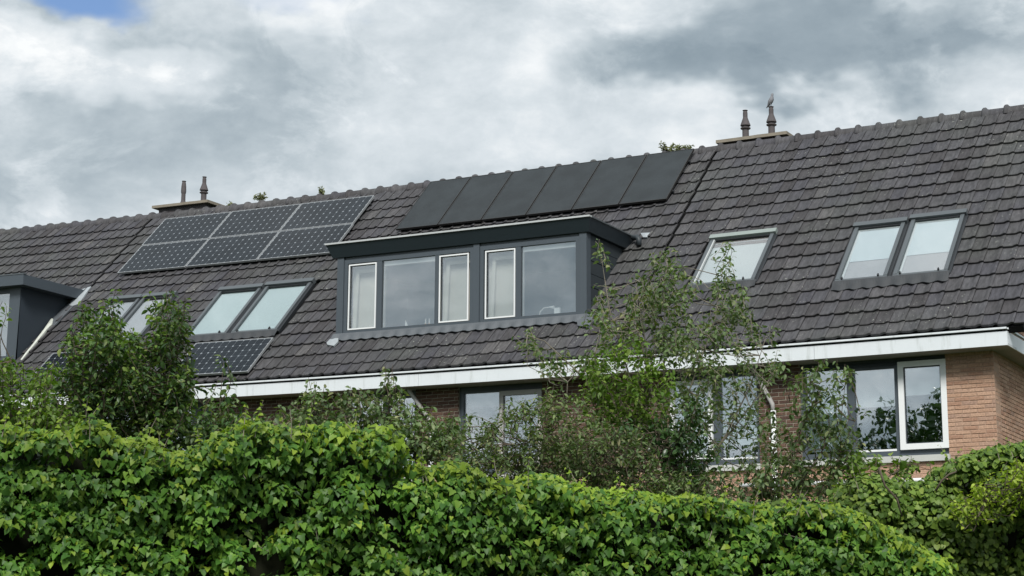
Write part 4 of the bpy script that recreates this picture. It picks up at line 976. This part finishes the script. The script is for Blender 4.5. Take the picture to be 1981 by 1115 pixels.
plant('slender_tree', 'tall airy thin stemmed tree rising over the gutter between dormer and single skylight', 'tree', 15.2,
      [[(1290, 960), (1285, 800), (1283, 650), (1290, 500)], [(1300, 960), (1262, 760), (1240, 640), (1225, 540)], [(1310, 960), (1330, 760), (1385, 620), (1400, 480)], [(1290, 960), (1220, 800), (1120, 720), (1050, 660), (1010, 650)], [(1280, 950), (1210, 700), (1180, 600), (1165, 500)],
       [(1320, 960), (1400, 840), (1450, 740), (1490, 640)], [(1330, 960), (1380, 880), (1440, 800), (1500, 730)], [(1100, 960), (1095, 850), (1098, 740), (1150, 690)]],
      [(1163, 500, 13, 34, .55), (1172, 555, 22, 40, .6), (1182, 605, 52, 26, .9), (1255, 590, 42, 50, .95), (1292, 505, 36, 26, .9), (1300, 560, 48, 50, 1.0), (1240, 655, 80, 32, 1.1), (1320, 640, 70, 40, 1.1), (1400, 500, 18, 42, .7), (1408, 570, 40, 40, .9), (1420, 620, 60, 32, .95), (1370, 690, 85, 38, 1.0), (1480, 640, 30, 28, .5), (1470, 700, 45, 30, .8), (1015, 655, 32, 22, .8), (1045, 690, 30, 24, .6), (1095, 705, 40, 26, .8), (1170, 690, 40, 30, .9), (1400, 760, 90, 45, .8), (1450, 840, 70, 55, .55), (1340, 780, 50, 50, .9), (1230, 560, 22, 40, .5)],
      T_OVAL, 'sparse', 'sparse', .056, 200, 'bark_pale', .8, .6, 40, 9, None, .014)
plant('leafy_tree', 'fresh yellow green leafy clump standing amid the airy thin stemmed tree', 'tree', 14.4,
      [[(1215, 960), (1210, 800), (1205, 680)], [(1230, 960), (1245, 800), (1260, 700)], [(1200, 960), (1165, 830), (1150, 740)]],
      [(1200, 715, 72, 50, 1.0), (1185, 775, 76, 48, 1.2), (1262, 750, 42, 55, 1.0), (1235, 800, 60, 36, 1.2), (1150, 735, 30, 34, 1.0), (1205, 660, 40, 22, .8)],
      T_OVAL, 'lime2', 'lime', .058, 100, 'bark', .5, .5, 42, 9)
plant('evergreen_shrub', 'dark glossy evergreen shrub before the white framed window beside the rain pipe', 'shrub', 14.0,
      [[(1330, 970), (1335, 900), (1338, 800)], [(1290, 970), (1285, 900), (1270, 840)]],
      [(1338, 875, 42, 55, 2.2), (1345, 805, 26, 40, 1.2), (1280, 850, 50, 45, 1.9), (1320, 925, 60, 32, 2.2), (1225, 840, 40, 30, 1.4)],
      T_OVAL, 'laurel', 'laurel', .062, 80, 'bark', .5, .6, 44, 9)
plant('slender_tree', 'loose spray of hanging leaves in front of the white framed casement and rain pipe', 'tree', 13.4,
      [[(1480, 1000), (1530, 880), (1570, 780), (1560, 710)], [(1500, 1000), (1570, 900), (1620, 820), (1640, 740)], [(1460, 1000), (1500, 880), (1535, 740)], [(1560, 1010), (1620, 900), (1660, 800)]],
      [(1590, 722, 62, 24, .9), (1535, 715, 32, 22, .6), (1590, 790, 48, 50, 1.1), (1620, 850, 42, 36, 1.1), (1560, 760, 30, 40, .7), (1655, 800, 26, 24, .35), (1545, 850, 40, 40, .6), (1440, 905, 60, 30, .8), (1520, 905, 70, 35, 1.2), (1590, 920, 60, 40, 1.5), (1480, 955, 90, 28, 1.7), (1640, 880, 40, 30, 1.2), (1497, 835, 26, 50, .6)],
      T_OVAL, 'spray', 'sparse', .060, 120, 'bark', .5, .95, 44, 9)
plant('golden_shrub', 'yellow green feathery shrub beside the ivy bank at the picture edge', 'shrub', 10.45,
      [[(1900, 1010), (1905, 960), (1900, 925)], [(1960, 1000), (1965, 950), (1970, 905)]],
      [(1966, 912, 32, 20, 1.5), (1915, 938, 30, 20, 1.2), (1895, 965, 36, 22, 1.3), (1850, 980, 30, 16, .8), (1955, 965, 30, 22, 1.0), (2010, 930, 50, 50, 1.6), (1880, 990, 40, 20, 1.2)],
      T_OVAL, 'gold', 'gold', .036, 60, 'bark', .3, .3, 40, 12, trunk=.004, back=.8)
for pts in ([(1700, 905), (1712, 940), (1735, 965), (1745, 1000)], [(1810, 950), (1822, 930), (1836, 918), (1850, 913)]):
    MB().tube([at(x, y, 10.3) for x, y in pts], [.007, .006, .006, .004], 6).build('bare_stem', 'bark', HE2, False, True)

plant('climbing_shrub', 'sparse trailing leafy stems crossing the brick under the casement sill', 'shrub', 11.0,
      [[(1640, 1000), (1650, 950), (1672, 890)], [(1660, 1000), (1700, 930), (1760, 900), (1800, 905)], [(1650, 1000), (1690, 950), (1720, 935)]],
      [(1670, 900, 34, 26, 1.0), (1725, 893, 40, 16, .7), (1775, 905, 30, 16, .7), (1690, 940, 60, 26, 1.3), (1635, 950, 30, 30, 1.1), (1745, 930, 40, 18, .6)],
      T_ROUND, 'round', 'ivy2', .046, 40, 'bark', .3, .6, 40, 8)
# weeds rooted between the ridge tiles
for px_, py_, w_, h_, lab in ((503, 388, 10, 9, 'tuft of pale weed on the ridge beyond the chimney with the plain flue'), (621, 378, 5, 10, 'thin wispy weed on the ridge above the gridded panels'),
                             (1296, 296, 18, 12, 'broad grey green weed tuft on the ridge at the black panels end'), (1324, 294, 14, 9, 'low trailing weed on the ridge beside the broad tuft'), (446, 399, 6, 4, 'tiny weed on the ridge right behind the slab of the plain flue chimney')):
    dd = (4.42-EYE[1])/ray(px_, py_)[1]; c = at(px_, py_+2, dd); rt = thing('ridge_weed', c, lab, 'weed', 'weeds on the ridge')
    sm = MB(); PP, NN, TT, SS = [], [], [], []; s_ = dd/FPX
    for i in range(int(6+w_*1.2)):
        tip = c+HRT*rng.uniform(-1, 1)*w_*s_*1.3+UP*rng.uniform(.3, 1.0)*h_*2*s_+HF*rng.uniform(-.1, .1); sm.tube([c+HRT*(tip-c)@HRT*.3*0, tip], [.0025, .0015], 3, False)
        for k in range(12):
            f = rng.uniform(.35, 1); PP.append(c*(1-f)+tip*f); NN.append(rng.normal(size=3)+UP-HF*.5); TT.append(rng.normal(size=3)+UP*.4); SS.append(rng.uniform(.035, .07))
    sm.build('stem', 'bark', rt, False); leaves_mesh('foliage', T_LONG, orient(np.array(NN), np.array(TT), np.array(SS)), np.array(PP), 'weed', rt)

# far trees behind the viewer, seen mirrored in the panes
def far_trees():
    PP, NN, TT, SS = [], [], [], []
    for cx, cy, h, r in ((-22.5, -46, 13.2, 3.6), (-18, -45, 12.0, 3.2), (-27.5, -47, 13.4, 3.6), (-14, -46, 11.6, 3.2), (-33, -48, 12.8, 4), (-39, -50, 13.0, 4), (-46, -52, 12.5, 4.5), (-54, -55, 13.5, 5), (-8, -47, 11, 4)):
        n = 26000 if -30 < cx < -10 else 9000; q = rng.normal(size=(n, 3)); q /= np.linalg.norm(q, axis=1, keepdims=True); q *= rng.uniform(.4, 1, (n, 1))
        PP.append(np.array([cx, cy, h*.55-.2])+q*np.array([r, r*.7, h*.46])*(1+.16*np.sin(q[:, :1]*9+cx)*np.cos(q[:, 2:]*8+cx))); NN.append(rng.normal(size=(n, 3))+UP*.5); TT.append(rng.normal(size=(n, 3))); SS.append(rng.uniform(.16, .36, n))
    rt = bpy.data.objects.new('treeline', None); COL.objects.link(rt)
    return rt, leaves_mesh('foliage', T_QUAD, orient(np.concatenate(NN), np.concatenate(TT), np.concatenate(SS)), np.concatenate(PP), 'laurel', rt)
rt, _ = far_trees(); tag(rt, kind='stuff')
